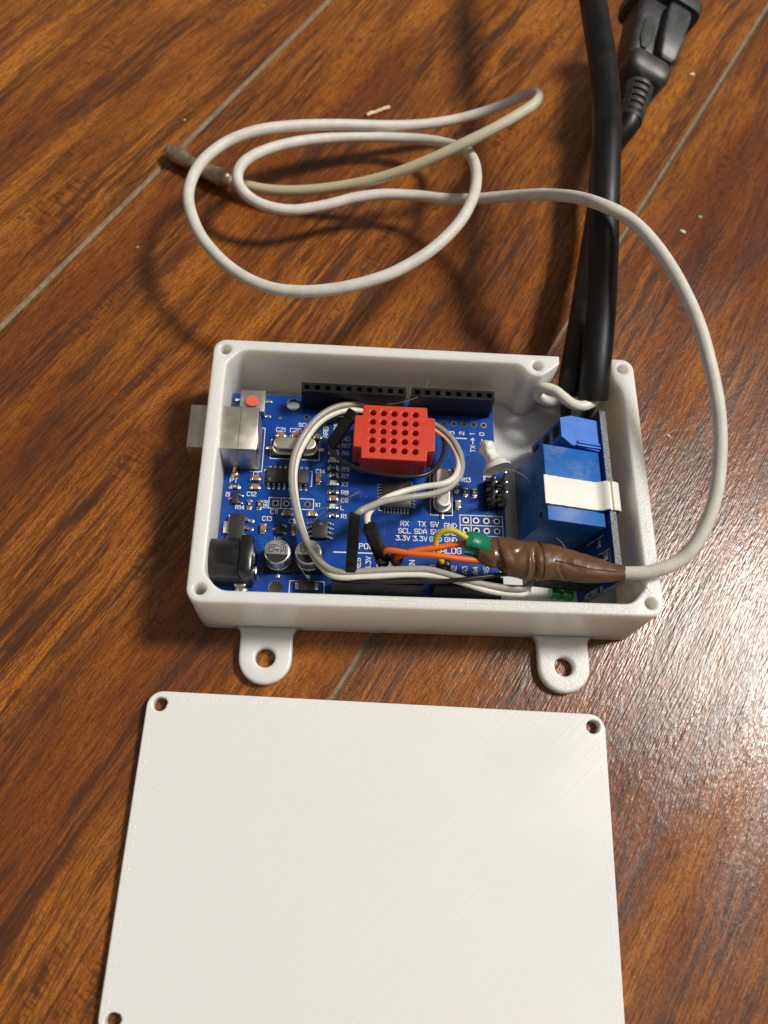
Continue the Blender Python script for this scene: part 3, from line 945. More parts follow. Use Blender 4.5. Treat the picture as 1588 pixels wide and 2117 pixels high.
    lab('AREF', 23.7, 43.6, 1.5, 90); lab('GND', 26.2, 44.9, 1.4, 90)
    lab('UNO', 28.4, 41.6, 1.6); lab('R17', 29.0, 39.7, 1.45); lab('R6', 28.9, 37.6, 1.45)
    lab('C14', 22.9, 32.3, 1.5); lab('R9', 29.0, 33.2); lab('R7', 29.0, 31.3); lab('XT', 29.0, 29.1, 1.45)
    lab('R8', 29.0, 26.9); lab('C8', 29.0, 24.9); lab('L', 28.5, 22.9); lab('R1', 28.9, 20.7)
    lab('PT', 2.3, 29.0, 1.55); lab('C1', 7.4, 31.0, 1.4); lab('C12', 6.8, 25.6, 1.5); lab('Q1', 1.2, 25.3, 1.3, 90)
    lab('R14', 4.3, 22.0, 1.4); lab('R15', 10.2, 23.0, 1.35, -90); lab('X1', 22.6, 23.4, 1.4); lab('C11', 12.4, 21.2, 1.5)
    lab('C13', 10.9, 19.4, 1.5); lab('C15', 17.2, 19.0, 1.5); lab('U5', 13.8, 14.3, 1.35)
    lab('POWER', 35.6, 13.3, 1.8)
    lab('RES', 32.6, 8.9, 1.6, 90); lab('3.3V', 35.0, 9.1, 1.6, 90); lab('5V', 37.6, 8.6, 1.6, 90); lab('GND', 40.1, 9.0, 1.6, 90); lab('VIN', 45.2, 9.0, 1.7, 90)
    for k in range(6):
        lab('A%d' % k, 50.0 + 2.54 * k, 8.3, 1.6, 90)
    lab('ANALOG IN', 54.8, 13.0, 2.0, spacing=1.05)
    lab('RX', 43.5, 19.5, 1.65); lab('TX', 47.6, 19.55, 1.65); lab('5V', 50.7, 19.55, 1.65); lab('GND', 54.5, 19.4, 1.65)
    lab('SCL', 43.5, 17.6, 1.65); lab('SDA', 47.3, 17.6, 1.65); lab('5V', 50.7, 17.6, 1.65); lab('GND', 54.5, 17.5, 1.65)
    lab('3.3V', 43.1, 15.75, 1.6); lab('3.3V', 47.2, 15.75, 1.6); lab('GND', 50.9, 15.75, 1.6); lab('GND', 54.5, 15.75, 1.6)
    lab('TX', 60.5, 40.4, 1.6, 90); lab('1', 60.5, 44.6, 1.6, 90); lab('RX', 62.9, 40.2, 1.6, 90); lab('0', 62.9, 44.7, 1.6, 90)
    for k, s in enumerate(('2', '3', '4', '5', '6', '7')):
        lab(s, 57.8 - 2.5 * k, 44.7, 1.6, 90)
    lab('R13', 58.6, 31.7, 1.5); lab('ICSP', 64.4, 32.4, 1.5)

    # --- connectors
    header(t, xs10, 50.8); header(t, xs8, 50.8)
    header(t, [27.94 + 2.54 * k for k in range(8)], 2.54); header(t, [50.8 + 2.54 * k for k in range(6)], 2.54)

    # USB-B socket
    mb = MB(BM)
    mb.box((-7.8, 31.85, 0.25), (8.2, 43.15, 10.9), 'usb_steel', 0.35)
    usb = mb.build('usb_socket', t)
    mb = MB(BM)
    mb.box((3.95, 31.80, 0.4), (4.12, 43.20, 10.955), 'tin')
    mb.box((-7.86, 33.2, 1.6), (-7.80, 41.8, 9.6), 'hole_black')
    mb.build('shell_seam', usb)
    mb = MB(BM)
    for x in (2.2, 5.6):
        mb.box((x, 31.75, 5.5), (x + 1.1, 31.86, 7.0), 'tin', 0.03)
        mb.box((x + .3, 31.73, 2.4), (x + 1.2, 31.86, 3.6), 'tin', 0.03)
    mb.build('spring_tab', usb)
    mb = MB(BM)
    mb.sweep([(2.4, 31.9, 1.6), (2.4, 31.0, 1.3), (2.3, 30.8, 0.6), (2.3, 30.8, -0.4)], .55, 'gold', 10, .3)
    mb.lathe([(1.25, 0.0), (1.1, .25), (.7, .6), (.3, .75)], 'gold', 18, Matrix.Translation((2.4, 30.7, 0)))
    mb.build('solder_leg', usb)

    # reset button with a coral plunger
    mb = MB(BM)
    mb.box((2.4, 46.4, 0.1), (8.5, 52.4, 3.3), 'button_grey', 0.15)
    rb = mb.build('reset_button', t)
    mb = MB(BM)
    mb.lathe([(1.6, 3.0), (1.6, 4.0), (1.45, 4.15), (.6, 4.2)], 'coral', 28, Matrix.Translation((5.4, 48.9, 0)))
    mb.build('plunger', rb)
    for lx, ly in ((1.5, 51.2), (9.2, 51.2), (1.5, 46.9), (9.2, 46.9)):
        mb = MB(BM)
        mb.box((lx - .75, ly - .4, .02), (lx + .75, ly + .4, .35), 'tin', .08)
        mb.build('leg', rb)

    # barrel power jack
    mb = MB(BM)
    mb.box((-1.0, 2.3, 0.05), (8.9, 11.1, 6.2), 'black_plastic', 0.3)
    Mx = frame_m((-3.4, 6.7, 6.45), (0, 1, 0), (0, 0, 1), (1, 0, 0))
    mb.lathe([(3.1, 0.02), (4.35, 0.0), (4.4, .1), (4.4, 9.6), (4.3, 9.7)], 'black_glossy', 40, Mx)
    mb.box((6.3, 2.25, 0.05), (9.3, 11.15, 10.9), 'black_glossy', 0.8)
    mb.box((-3.5, 2.3, 0.05), (-1.2, 11.1, 10.9), 'black_plastic', 0.4)
    jk = mb.build('power_jack', t)
    mb = MB(BM)
    mb.lathe([(1.5, 9.68), (1.5, 9.9), (1.2, 10.1), (.4, 10.15)], 'tin', 20, frame_m((-.6, 6.7, 7.6), (0, 1, 0), (0, 0, 1), (1, 0, 0)))
    mb.build('centre_rivet', jk)
    mb = MB(BM)
    mb.box((9.3, 4.2, 0.0), (9.75, 6.0, 4.2), 'tin', .15)
    mb.build('solder_leg', jk)
    mb = MB(BM)
    mb.box((5.0, 1.55, 0.0), (7.4, 2.3, 3.4), 'tin', .15)
    mb.lathe([(1.7, 0.0), (1.4, .3), (.5, .6)], 'tin', 16, Matrix.Translation((6.2, 1.8, 0)))
    mb.build('solder_leg', jk)

    # the two electrolytic capacitors
    for n, (cx, cy) in enumerate(((14.2, 9.15), (21.25, 9.3))):
        mb = MB(bt(cx, cy))
        mb.extrude([[(-3.3, -3.3), (3.3, -3.3), (3.3, 2.3), (2.3, 3.3), (-2.3, 3.3), (-3.3, 2.3)]], 0.1, 1.0, 'black_plastic', bev=.1)
        cp = mb.build('electrolytic_capacitor', t)
        mb = MB(bt(cx, cy))
        mb.lathe([(3.0, 0.9), (3.05, 1.1), (3.05, 1.5), (2.85, 1.7), (2.85, 1.9), (3.05, 2.1), (3.05, 5.35), (2.98, 5.65), (2.8, 5.8), (2.5, 5.84)], 'alu', 48)
        mb.build('can', cp)
        mb = MB(bt(cx, cy, 5.85))
        pts = [(2.72 * math.cos(math.radians(a)), 2.72 * math.sin(math.radians(a))) for a in range(195, 346, 10)]
        mb.add([(x, y, 0) for x, y in pts], [list(range(len(pts)))], 'ink_black')
        mb.build('polarity_mark', cp, smooth=0)
        for k, s in enumerate(('CG', '47', '35V')):
            text(s, bt(cx - 1.35 + 1.35 * k, cy + .75 + (.15 if k == 2 else 0), 5.852, 90), 1.55, 'ink_black', cp, .04)
        mb = MB(bt(cx, cy))
        for s in (-1, 1):
            mb.box((-.45, s * 3.9 - .5, .02), (.45, s * 3.9 + .5, .3), 'tin', .1)
        mb.build('leg', cp)

    # crystals: drawn steel cans on a dark base
    for cx, cy, rot, l, w_ in ((16.45, 38.1, 0, 10.4, 3.5), (52.4, 28.0, 90, 10.6, 3.6)):
        M = bt(cx, cy, 0, rot)
        mb = MB(M)
        mb.box((-5.6, -2.3, .05), (5.6, 2.3, .75), 'black_plastic', .12)
        cr = mb.build('crystal', t)
        mb = MB(M)
        mb.extrude([rrect(-l / 2 - .35, -w_ / 2 - .35, l / 2 + .35, w_ / 2 + .35, w_ / 2 + .3, 10)], .75, 1.15, 'crystal_steel', bev=.15)
        mb.extrude([rrect(-l / 2, -w_ / 2, l / 2, w_ / 2, w_ / 2 - .02, 10)], 1.15, 3.5, 'crystal_steel', bev=.45, seg=5)
        mb.build('can', cr, smooth=30)
        for s in (-1, 1):
            mb = MB(M)
            mb.box((s * 6.3 - .8, -.45, .02), (s * 6.3 + .8, .45, .4), 'tin', .12)
            mb.build('terminal', cr)

    # integrated circuits
    def ic(cx, cy, lx, ly, h, sides, nside, pw, pitch, out, name, dot=None, mark=()):
        M = bt(cx, cy)
        mb = MB(M)
        mb.box((-lx / 2, -ly / 2, .12), (lx / 2, ly / 2, h), 'chip_black', .14)
        o = mb.build(name, t)
        if dot:
            mb = MB(M)
            disc(mb, dot[0], dot[1], .38, h + .003, 'ink_faint', 16)
            mb.build('pin_mark', o, smooth=0)
        mb = MB(M)
        for s in sides:
            for k in range(nside):
                q = (k - (nside - 1) / 2) * pitch
                if s == 'l': gull(mb, -lx / 2, q, 180, pw, out, h, I4)
                if s == 'r': gull(mb, lx / 2, q, 0, pw, out, h, I4)
                if s == 't': gull(mb, q, ly / 2, 90, pw, out, h, I4)
                if s == 'b': gull(mb, q, -ly / 2, -90, pw, out, h, I4)
        p = mb.build('leads', o, smooth=0); p['kind'] = 'stuff'
        for k, s in enumerate(mark):
            text(s, bt(cx, cy + .9 - .95 * k, h + .004), .85, 'ink_faint', o, .01)
        return o
    ic(15.1, 30.2, 9.9, 3.8, 1.45, 'tb', 8, .42, 1.27, 1.05, 'serial_chip', (-4.2, -1.1))
    ic(41.4, 26.5, 7.0, 7.0, 1.05, 'lrtb', 8, .34, .8, .95, 'processor_chip', (2.6, -2.6))
    ic(23.4, 16.8, 3.7, 4.6, 1.45, 'lr', 4, .42, 1.2, 1.05, 'memory_chip', (.3, 1.2))
    o = ic(4.15, 16.55, 3.6, 6.3, 1.7, 'r', 3, .8, 2.1, 1.5, 'voltage_regulator')
    mb = MB(bt(4.15, 16.55)); mb.box((-3.2, -1.5, .05), (-1.7, 1.5, .75), 'tin', .1); mb.build('tab', o)
    o = ic(13.9, 16.7, 1.5, 2.9, 1.0, 'r', 2, .42, 1.9, .7, 'small_transistor')
    mb = MB(bt(13.9, 16.7)); gull(mb, -.75, 0, 180, .42, .7, 1.0, I4); mb.build('lead', o, smooth=0)
    o = ic(3.1, 24.1, 1.6, 2.9, 1.0, 'r', 2, .42, 1.9, .7, 'small_transistor')
    mb = MB(bt(3.1, 24.1)); gull(mb, -.8, 0, 180, .42, .7, 1.0, I4); mb.build('lead', o, smooth=0)
    # diode by the front edge
    mb = MB(bt(21.05, 2.75)); mb.box((-1.75, -1.25, .1), (1.75, 1.25, 2.1), 'chip_black', .2); o = mb.build('diode', t)
    for s in (-1, 1):
        mb = MB(bt(21.05, 2.75)); a, b = sorted((s * 1.4, s * 2.7)); mb.box((a, -.8, .03), (b, .8, .9), 'tin', .2); mb.build('terminal', o)

    # small chip parts: x, y, rotation, length, width, height, body, name
    C_, R_ = ('mlcc_tan', 'capacitor'), ('chip_black', 'resistor')
    for x, y, rot, k in ((12.7, 41.65, 0, 'c'), (16.3, 41.75, 0, 'c'), (21.6, 41.5, 0, 'c'), (22.5, 30.0, 90, 'c'), (7.4, 29.5, 0, 'c'), (7.5, 27.2, 0, 'c'),
                         (26.0, 33.3, 0, 'r'), (26.1, 31.3, 0, 'r'), (26.1, 26.9, 0, 'r'), (26.3, 20.8, 0, 'r'), (26.0, 37.6, 0, 'r'), (26.0, 39.7, 0, 'r'), (26.0, 35.4, 0, 'l'),
                         (26.1, 29.1, 0, 'l'), (26.2, 22.9, 0, 'l'), (26.2, 25.0, 0, 'c'), (2.7, 27.2, 0, 'r'), (6.5, 22.8, 90, 'r'), (8.85, 22.8, 90, 'r'),
                         (10.2, 16.7, 90, 'c'), (15.6, 20.7, 0, 'c'), (21.4, 20.8, 0, 'c'), (17.4, 16.7, 90, 'c'),
                         (56.2, 29.3, 90, 'r'), (58.2, 28.3, 90, 'r'), (60.4, 28.2, 90, 'r'), (56.3, 24.8, 90, 'g'), (56.1, 33.8, 90, 'g')):
        if k == 'c': chip2(t, x, y, rot, 2.05, 1.3, 1.0, *C_)
        if k == 'r': chip2(t, x, y, rot, 2.05, 1.25, .55, *R_)
        if k == 'g': chip2(t, x, y, rot, 2.05, 1.3, .9, 'mlcc_grey', 'capacitor')
        if k == 'l': chip2(t, x, y, rot, 2.05, 1.25, .8, 'led_cream', 'indicator_light')

    # six-pin programming header
    mb = MB(BM)
    for i, px in enumerate((64.1, 66.55)):
        for j, py in enumerate((30.15, 27.6, 25.05)):
            mb.extrude([[(px + a, py + b) for a, b in ((-.75, -1.24), (.75, -1.24), (1.22, -.75), (1.22, .75), (.75, 1.24), (-.75, 1.24), (-1.22, .75), (-1.22, -.75))]], .02, 2.54, 'black_plastic', bev=.12, seg=1)
    hd = mb.build('pin_header', t, smooth=30)
    for px in (64.1, 66.55):
        for py in (30.15, 27.6, 25.05):
            mb = MB(BM)
            mb.box((px - .32, py - .32, 2.5), (px + .32, py + .32, 8.5), 'tin', .14)
            mb.build('pin', hd)
    return t
board = build_board()

# ------------------------------------------------------------------ the relay module, standing on its long edge
TA = math.radians(13.0)
RO = Vector((89.0, 8.0, 2.1))
RU = Vector((math.sin(TA), 0, math.cos(TA)))          # across the board, upwards
RN = Vector((-math.cos(TA), 0, math.sin(TA)))         # off the component side, to the left
RA = Vector((0, 1, 0))                                # along the board, away from the camera
# local x = along (a), y = upwards (w), z = off the board (n)
RM = frame_m(RO, RA, RU, RN)

def build_relay():
    t = thing('relay_module', 'blue relay board standing on edge along the right wall of the box', 'relay', tuple(RO + RA * 21))
    mb = MB(RM)
    mb.box((0, 0, -1.6), (43.6, 17.4, 0), 'fibreglass')
    mb.add([(0.02, 0.02, .006), (43.58, 0.02, .006), (43.58, 17.38, .006), (0.02, 17.38, .006)], [(0, 1, 2, 3)], 'relay_mask')
    mb.add([(0.02, 0.02, -1.606), (43.58, 0.02, -1.606), (43.58, 17.38, -1.606), (0.02, 17.38, -1.606)], [(3, 2, 1, 0)], 'relay_mask')
    pcb = mb.build('circuit_panel', t, smooth=0)
    mb = MB(RM)
    mb.box((13.6, .5, .25), (32.8, 15.9, 15.0), 'relay_blue', .22)
    rl = mb.build('relay_cube', t)
    mb = MB(RM)
    mb.lathe([(.75, 14.6), (.75, 15.02), (.55, 15.03)], 'hole_black', 16, Matrix.Translation((16.0, 12.6, 0)))
    mb.build('vent_hole', rl)
    # terminal block: end profile extruded across the board
    prof = [(33.0, 0.1), (41.0, 0.1), (41.3, 7.2), (40.3, 10.0), (35.5, 10.0), (33.6, 7.4)]
    mb = MB(RM @ Matrix(((1, 0, 0, 0), (0, 0, 1, 0), (0, 1, 0, 0), (0, 0, 0, 1))))
    mb.extrude([prof[::-1]], 1.0, 16.3, 'terminal_blue', bev=.15, seg=2)
    # flip: the swap above mirrors the solid, so face directions are mended in build
    tb = mb.build('terminal_block', t, smooth=30)
    mb = MB(RM)
    mb.box((33.3, 16.3, 0.2), (33.75, 16.9, 6.6), 'terminal_blue', .06)
    mb.box((34.2, 16.3, 0.2), (34.8, 16.75, 6.2), 'terminal_blue', .06)
    mb.build('rib', tb)
    for k in range(3):
        w = 3.6 + 5.05 * k
        mb = MB(RM)
        mb.box((36.0, w - 2.0, 9.7), (39.8, w + 2.0, 10.02), 'terminal_dark')
        mb.lathe([(1.5, 10.0), (1.5, 10.03), (1.2, 10.04)], 'hole_black', 20, Matrix.Translation((37.9, w, 0)))
        mb.box((41.2, w - 1.4, 1.5), (41.32, w + 1.4, 5.5), 'hole_black')
        mb.build('screw', tb)
    # parts at the front end: pins, printed lines, indicator, transistor
    mb = MB(RM)
    mb.box((1.4, 4.6, 0.0), (3.9, 12.4, 2.5), 'black_plastic', .1)
    ph = mb.build('pin_header', t)
    for k in range(3):
        mb = MB(RM)
        mb.box((2.33, 5.63 + 2.54 * k, 2.4), (2.97, 6.27 + 2.54 * k, 8.5), 'tin', .1)
        mb.build('pin', ph)
    mb = MB(RM)
    def rect(x0, y0, x1, y1):
        ribbon(mb, [(x0, y0), (x1, y0), (x1, y1), (x0, y1), (x0, y0)], .18, .014, 'silk')
    for k in range(3):
        rect(5.6, 8.4 + 2.7 * k, 8.6, 10.2 + 2.7 * k)
    ribbon(mb, [(12.6, 6.4), (12.6, 9.8)], .18, .014, 'silk')
    ribbon(mb, [(12.6, 10.8), (12.6, 13.6)], .18, .014, 'silk')
    ribbon(mb, [(10.2, 4.2), (9.2, 4.2), (9.2, 6.4), (10.2, 6.4)], .18, .014, 'silk')
    ribbon(mb, [(1.15, 5.0), (1.15, 9.5)], .14, .014, 'silk')
    mb.build('printed_outline', pcb, smooth=0)
    # printed terminal names along the front edge, upside down for the reader
    for k, s in enumerate(('VCC', 'GND', 'IN')):
        text(s, RM @ Matrix.Translation((.62, 4.6 + 3.1 * k, .016)) @ Matrix.Rotation(math.radians(90), 4, 'Z'), 1.35, 'silk', pcb)
    for k, (a, w, m, nm) in enumerate(((7.1, 9.3, 'chip_black', 'resistor'), (7.1, 12.0, 'chip_black', 'resistor'), (7.1, 14.7, 'tin', 'solder_joint'), (3.0, 15.4, 'red_plastic', 'indicator_light'), (11.0, 12.3, 'tin', 'solder_joint'))):
        mb = MB(RM)
        mb.box((a - 1.0, w - .6, .02), (a + 1.0, w + .6, .65), m, .15)
        mb.build(nm, t)
    return t
relay = build_relay()

def build_hold_strip():
    mb = MB(RM)
    prof = [(15.35, 16.0), (15.0, 16.15), (9.0, 16.12), (3.2, 16.14), (1.4, 16.7), (0.4, 17.62), (-1.2, 17.72), (-2.3, 17.55), (-2.75, 16.9), (-2.85, 15.6)]
    c = spline([(0, w, n) for n, w in prof], .4)
    vs_ = []; fs = []
    a0, a1 = 17.3, 24.4
    m = 10
    for i, p in enumerate(c):
        d = (c[min(i + 1, len(c) - 1)] - c[max(0, i - 1)]).normalized()
        nn = Vector((0, -d.z, d.y))
        if nn.y < 0 and i < len(c) * .8:
            nn = -nn
        for k in range(m + 1):
            a = a0 + (a1 - a0) * k / m
            wob = .12 * math.sin(k * .9 + i * .11) + .25 * noise.noise((k * .35, i * .07, 2))
            q = p + nn * (.06 * wob)
            vs_.append((a + (.12 * noise.noise((i * .3, k > 5, 0)) if k in (0, m) else 0), q.y, q.z))
    n = m + 1
    L0 = len(vs_)
    for i, p in enumerate(c):
        d = (c[min(i + 1, len(c) - 1)] - c[max(0, i - 1)]).normalized()
        nn = Vector((0, -d.z, d.y))
        for k in range(n):
            q = Vector(vs_[i * n + k]) + nn * (.45 if nn.y > 0 or i > len(c) * .8 else -.45) * (1 if i < len(c) * .8 else (1 if nn.z < 0 else -1))
            vs_.append(tuple(q))
    R = len(c)
    for i in range(R - 1):
        for k in range(m):
            a, b = i * n + k, i * n + k + 1
            fs.append((a, b, b + n, a + n)); fs.append((L0 + a + n, L0 + b + n, L0 + b, L0 + a))
        for k in (0, m):
            a = i * n + k
            fs.append((a, a + n, L0 + a + n, L0 + a))
    for i in (0, R - 1):
        for k in range(m):
            a = i * n + k
            fs.append((a, L0 + a, L0 + a + 1, a + 1))
    mb.add(vs_, fs, 'tape_white')
    o = mb.build('adhesive_strip', smooth=50)
    tag(o, 'short white plastic strip folded over the blue relay and the edge of its board', 'strip')
build_hold_strip()

# ------------------------------------------------------------------ red perforated sensor
def build_sensor():
    t = thing('humidity_sensor', 'red plastic sensor block with a five by five grid of round holes', 'sensor', (43.5, 43.5, 10))
    a = math.radians(-0.6)
    M = Matrix.Translation((43.55, 43.6, 0)) @ Matrix.Rotation(a, 4, 'Z')
    out = [(-7.65, -7.15), (7.6, -7.15), (7.7, -4.55), (9.5, -4.5), (9.6, 4.4), (7.8, 4.5), (7.7, 7.2), (-7.55, 7.1), (-7.6, 4.25), (-9.5, 4.15), (-9.6, -4.2), (-7.75, -4.3)]
    holes = []
    for i in range(5):
        for j in range(5):
            holes.append(circle((i - 2) * 2.53 - .15, (j - 2) * 2.46 + .1, .74, 14))
    # the outline gets small rounded corners
    ro = []
    n = len(out)
    for i in range(n):
        p, q, r = Vector(out[i - 1]), Vector(out[i]), Vector(out[(i + 1) % n])
        ro.append(tuple(q + (p - q).normalized() * .28)); ro.append(tuple(q + ((p - q).normalized() + (r - q).normalized()) * .09)); ro.append(tuple(q + (r - q).normalized() * .28))
    mb = MB(M)
    mb.extrude([ro] + holes, 14.2, 18.0, 'red_plastic', bev=.2, seg=3)
    mb.extrude([ro], 9.9, 14.25, 'red_plastic', bev=0, bottom=True)
    mb.build('housing', t, smooth=35)
    mb = MB(M)
    mb.box((-7.4, -5.9, 9.3), (7.4, 6.9, 9.88), 'chip_black', .1)
    mb.build('back_plate', t)
build_sensor()

# ------------------------------------------------------------------ jumper wires
def dupont(mb, p0, p1, w=2.45, up=(0, 0, 1)):
    """square crimp housing from the wire end p0 to the pin end p1, with the latch window"""
    M = axis_m(p0, p1, up)
    l = (Vector(p1) - Vector(p0)).length
    mb.box((-w / 2, -w / 2, 0), (w / 2, w / 2, l), 'dupont_black', .14, M)
    mb.box((w / 2 - .02, -w * .28, l * .55), (w / 2 + .03, w * .28, l * .72), 'hole_black', 0, M)
    mb.box((w / 2, -w * .40, l * .80), (w / 2 + .22, w * .40, l * .95), 'dupont_black', .05, M)
    mb.lathe([(.62, -.02), (.62, .03)], 'hole_black', 12, M)

def jumper(name, label, path, r, mat, base, housings):
    t = thing(name, label, 'wire', base)
    mb = MB()
    mb.sweep(PATHS[path], r, mat, 12, .7)
    mb.build('insulated_wire', t)
    for h in housings:
        mb = MB()
        dupont(mb, *h)
        mb.build('crimp_housing', t)
    return t

# housings at the relay end lie side by side on its three pins
def relay_end(k):
    a = 2.65; w = 5.95 + 2.54 * k
    p1 = RM @ Vector((a, w, 2.7)); p0 = RM @ Vector((a, w, 16.7))
    return tuple(p0), tuple(p1)
h0, h1, h2 = relay_end(2), relay_end(1), relay_end(0)
PATHS['grey_wire'][0:1] = [tuple(Vector(h1[0]) * 1.0 + (Vector(h1[1]) - Vector(h1[0])) * .05)]
PATHS['white_jumper'][0:1] = [tuple(Vector(h2[0]) + (Vector(h2[1]) - Vector(h2[0])) * .05)]
PATHS['black_jumper'][0:1] = [tuple(Vector(h0[0]) + (Vector(h0[1]) - Vector(h0[0])) * .05)]
d1 = ((34.5, 18.4, 27.0), (34.3, 9.2, 16.2))
d2 = ((37.7, 16.3, 26.0), (41.8, 12.6, 14.2))
d3 = ((28.7, 41.6, 13.6), (33.9, 48.6, 18.5))
jumper('grey_jumper_wire', 'grey jumper wire looping round the red sensor to an upright black plug', 'grey_wire', .76, 'wire_grey', (45, 12, 16), [d1 + (2.45, (0, -1, 1)), h1])
jumper('white_jumper_wire', 'white jumper wire running beside the grey one to a tilted black plug', 'white_jumper', .74, 'wire_white', (46, 11, 16), [d2 + (2.45, (1, 0, 1)), h2])
jumper('black_jumper_wire', 'thin black jumper wire curving under the front of the red sensor', 'black_jumper', .52, 'wire_black', (44, 10, 16), [d3 + (2.45, (0, 0, 1)), h0])
mb = MB()
br = [(x - .1, y - .25, z - .55) for x, y, z in PATHS['grey_wire'][22:32]]
mb.sweep(br, .6, 'wire_brown', 10, .7)
o = mb.build('brown_jumper_wire')
tag(o, 'short brown wire hidden between grey and white wires right of the red sensor', 'wire')

# green tape at the relay plug
mb = MB()
g0 = RM @ Vector((1.0, 2.6, 3.2)); g1 = RM @ Vector((1.2, 2.6, 8.6))
mb.sweep([tuple(g0), tuple((g0 + g1) / 2 + Vector((0, -.2, .1))), tuple(g1)], 1.25, 'green_glossy', 20, .25, fn=lambda s, t, a: .35 * noise.noise((s * .8, math.cos(a) * 1.2, math.sin(a) * 1.2)) - .35 * math.exp(-((t - .45) * 9) ** 2), round_end=True)
o = mb.build('green_tape_scrap')
tag(o, 'small crumpled scrap of glossy green tape below the relay plug, by the front wall', 'tape')

# ------------------------------------------------------------------ the temperature probe with its long cable
def build_probe():
    t = thing('temperature_probe', 'long off-white sensor cable coiled on the floor, with a metal tip and brown tape joint', 'probe', (40, 110, 0))
    mb = MB()
    pts = PATHS['probe_cable']
    tt = mb.sweep(pts, 1.5, 'cable_sheath', 20, .7, fn=lambda s, t, a: .035 * noise.noise((s * .12, a * .3, 3)))
    o = mb.build('cable', t)
    ca = o.data.color_attributes.new('age', 'FLOAT_COLOR', 'POINT')
    for i, t_ in enumerate(tt):
        k = min(1, max(0, (t_ - .80) / .12))
        ca.data[i].color = (k, k, k, 1)
    # crimped metal tip
    tip = PATHS['probe_tip']
    rs = [1.6, 2.3, 2.45, 2.4, 2.2, 2.5, 2.55, 2.0, 1.9, 2.2, 2.4, 2.4, 2.15, 1.3]
    def rad(u):
        x = u * (len(rs) - 1); i = min(int(x), len(rs) - 2); f = x - i
        f = f * f * (3 - 2 * f)
        return rs[i] * (1 - f) + rs[i + 1] * f
    mb = MB()
    mb.sweep(tip, rad, 'probe_steel', 28, .25, fn=lambda s, u, a: .16 * math.cos(2 * (a - s * .22)) * (.4 + .6 * math.sin(s * .8) ** 2) + .10 * noise.noise((s * .5, math.cos(a), math.sin(a))))
    mb.build('metal_tip', t)
    # brown tape, wound in overlapping turns
    tp = PATHS['tape']
    rt = [2.9, 3.3, 3.7, 4.0, 4.1, 3.75, 3.3, 3.25, 3.0, 2.6, 2.15, 1.72]
    def rad2(u):
        x = u * (len(rt) - 1); i = min(int(x), len(rt) - 2); f = x - i
        return rt[i] * (1 - f) + rt[i + 1] * f
    def sm(x):
        x = min(1, max(0, x)); return x * x * (3 - 2 * x)
    def tfn(s, u, a):
        ca, sa = math.cos(a), math.sin(a)
        e1 = 4.6 + 2.0 * math.sin(a - .4)
        e2 = 12.6 + .5 * math.sin(a + .8)
        e3 = 13.3 + .5 * math.sin(a + .9)
        hel = 16.0 + 14.0 * (((a - .15) / (2 * PI)) % 1.0)
        lay = .34 * sm((s - e1) / .14) - .40 * sm((s - e2) / .12) + .30 * sm((s - e3) / .12) - .36 * sm((s - hel) / .14)
        wr = .50 * noise.noise((s * .15, ca * .8 + s * .04, sa * .8)) + .30 * noise.noise((s * .45, ca * 1.8, sa * 1.8)) - .20 * (1 - min(1, abs(noise.noise((s * .17 + ca * .5, sa * .9 + s * .06, 4.3))) * 5)) - .06 * (1 - min(1, abs(noise.noise((s * .30 - sa * .6, ca * 1.1, 9.1))) * 6))
        fold = -1.1 * math.exp(-((s - 11.4 - .8 * math.sin(a)) / .55) ** 2) * sm(math.cos(a - 1.0)) + .45 * math.exp(-((s - 10.3) / .6) ** 2) * sm(math.cos(a - .9)) \
               - .8 * math.exp(-((s - 3.6 - 1.2 * math.sin(a)) / .8) ** 2) * sm(math.cos(a - 1.1))
        return lay + (wr * (1 - .6 * u) + fold) * (1 - .5 * u)
    mb = MB()
    mb.sweep(tp, rad2, 'tape_brown', 88, .16, fn=tfn, profile=lambda a: (.86 * math.cos(a), 1.06 * math.sin(a)))
    mb.build('brown_tape', t, smooth=28)
    mb = MB()
    rg = [2.8, 2.9, 2.9, 2.9, 2.9]
    mb.sweep(PATHS['green_tape'], lambda u: rg[min(4, int(u * 4.999))] * (.9 + .1 * u), 'tape_green', 32, .2,
             fn=lambda s, u, a: .55 * noise.noise((s * .35, math.cos(a) * 1.1, math.sin(a) * 1.1)) + (.5 * noise.noise((a * 1.5, 7, 1)) if u < .25 else 0) - .7 * math.exp(-((((a - 1.0 + PI) % (2 * PI)) - PI) / .25) ** 2))
    mb.build('green_tape', t, smooth=35)
    for p, m in (('orange_1', 'wire_orange'), ('orange_2', 'wire_orange'), ('yellow_1', 'wire_yellow')):
        mb = MB()
        mb.sweep(PATHS[p], .68, m, 12, .5)
        w = mb.build('core_wire', t)
        x, y, z = PATHS[p][-1]
        mb = MB()
        mb.lathe([(1.5, 15.6), (1.62, 16.0), (1.55, 16.35), (1.1, 16.6), (.7, 16.65)], 'black_glossy', 24, Matrix.Translation((x, y, 0)))
        mb.lathe([(.35, 9.0), (.35, 15.7)], 'tin', 8, Matrix.Translation((x, y, 0)))
        mb.build('boot', w)
    return t
build_probe()

# ------------------------------------------------------------------ mains cords
def flat_cord(a):
    return math.cos(a), math.sin(a)

def cord_fn(s, t, a):
    return .05 * noise.noise((s * .06, math.cos(a), math.sin(a))) - .12 * math.exp(-((s - 30) / .25) ** 2) * .5

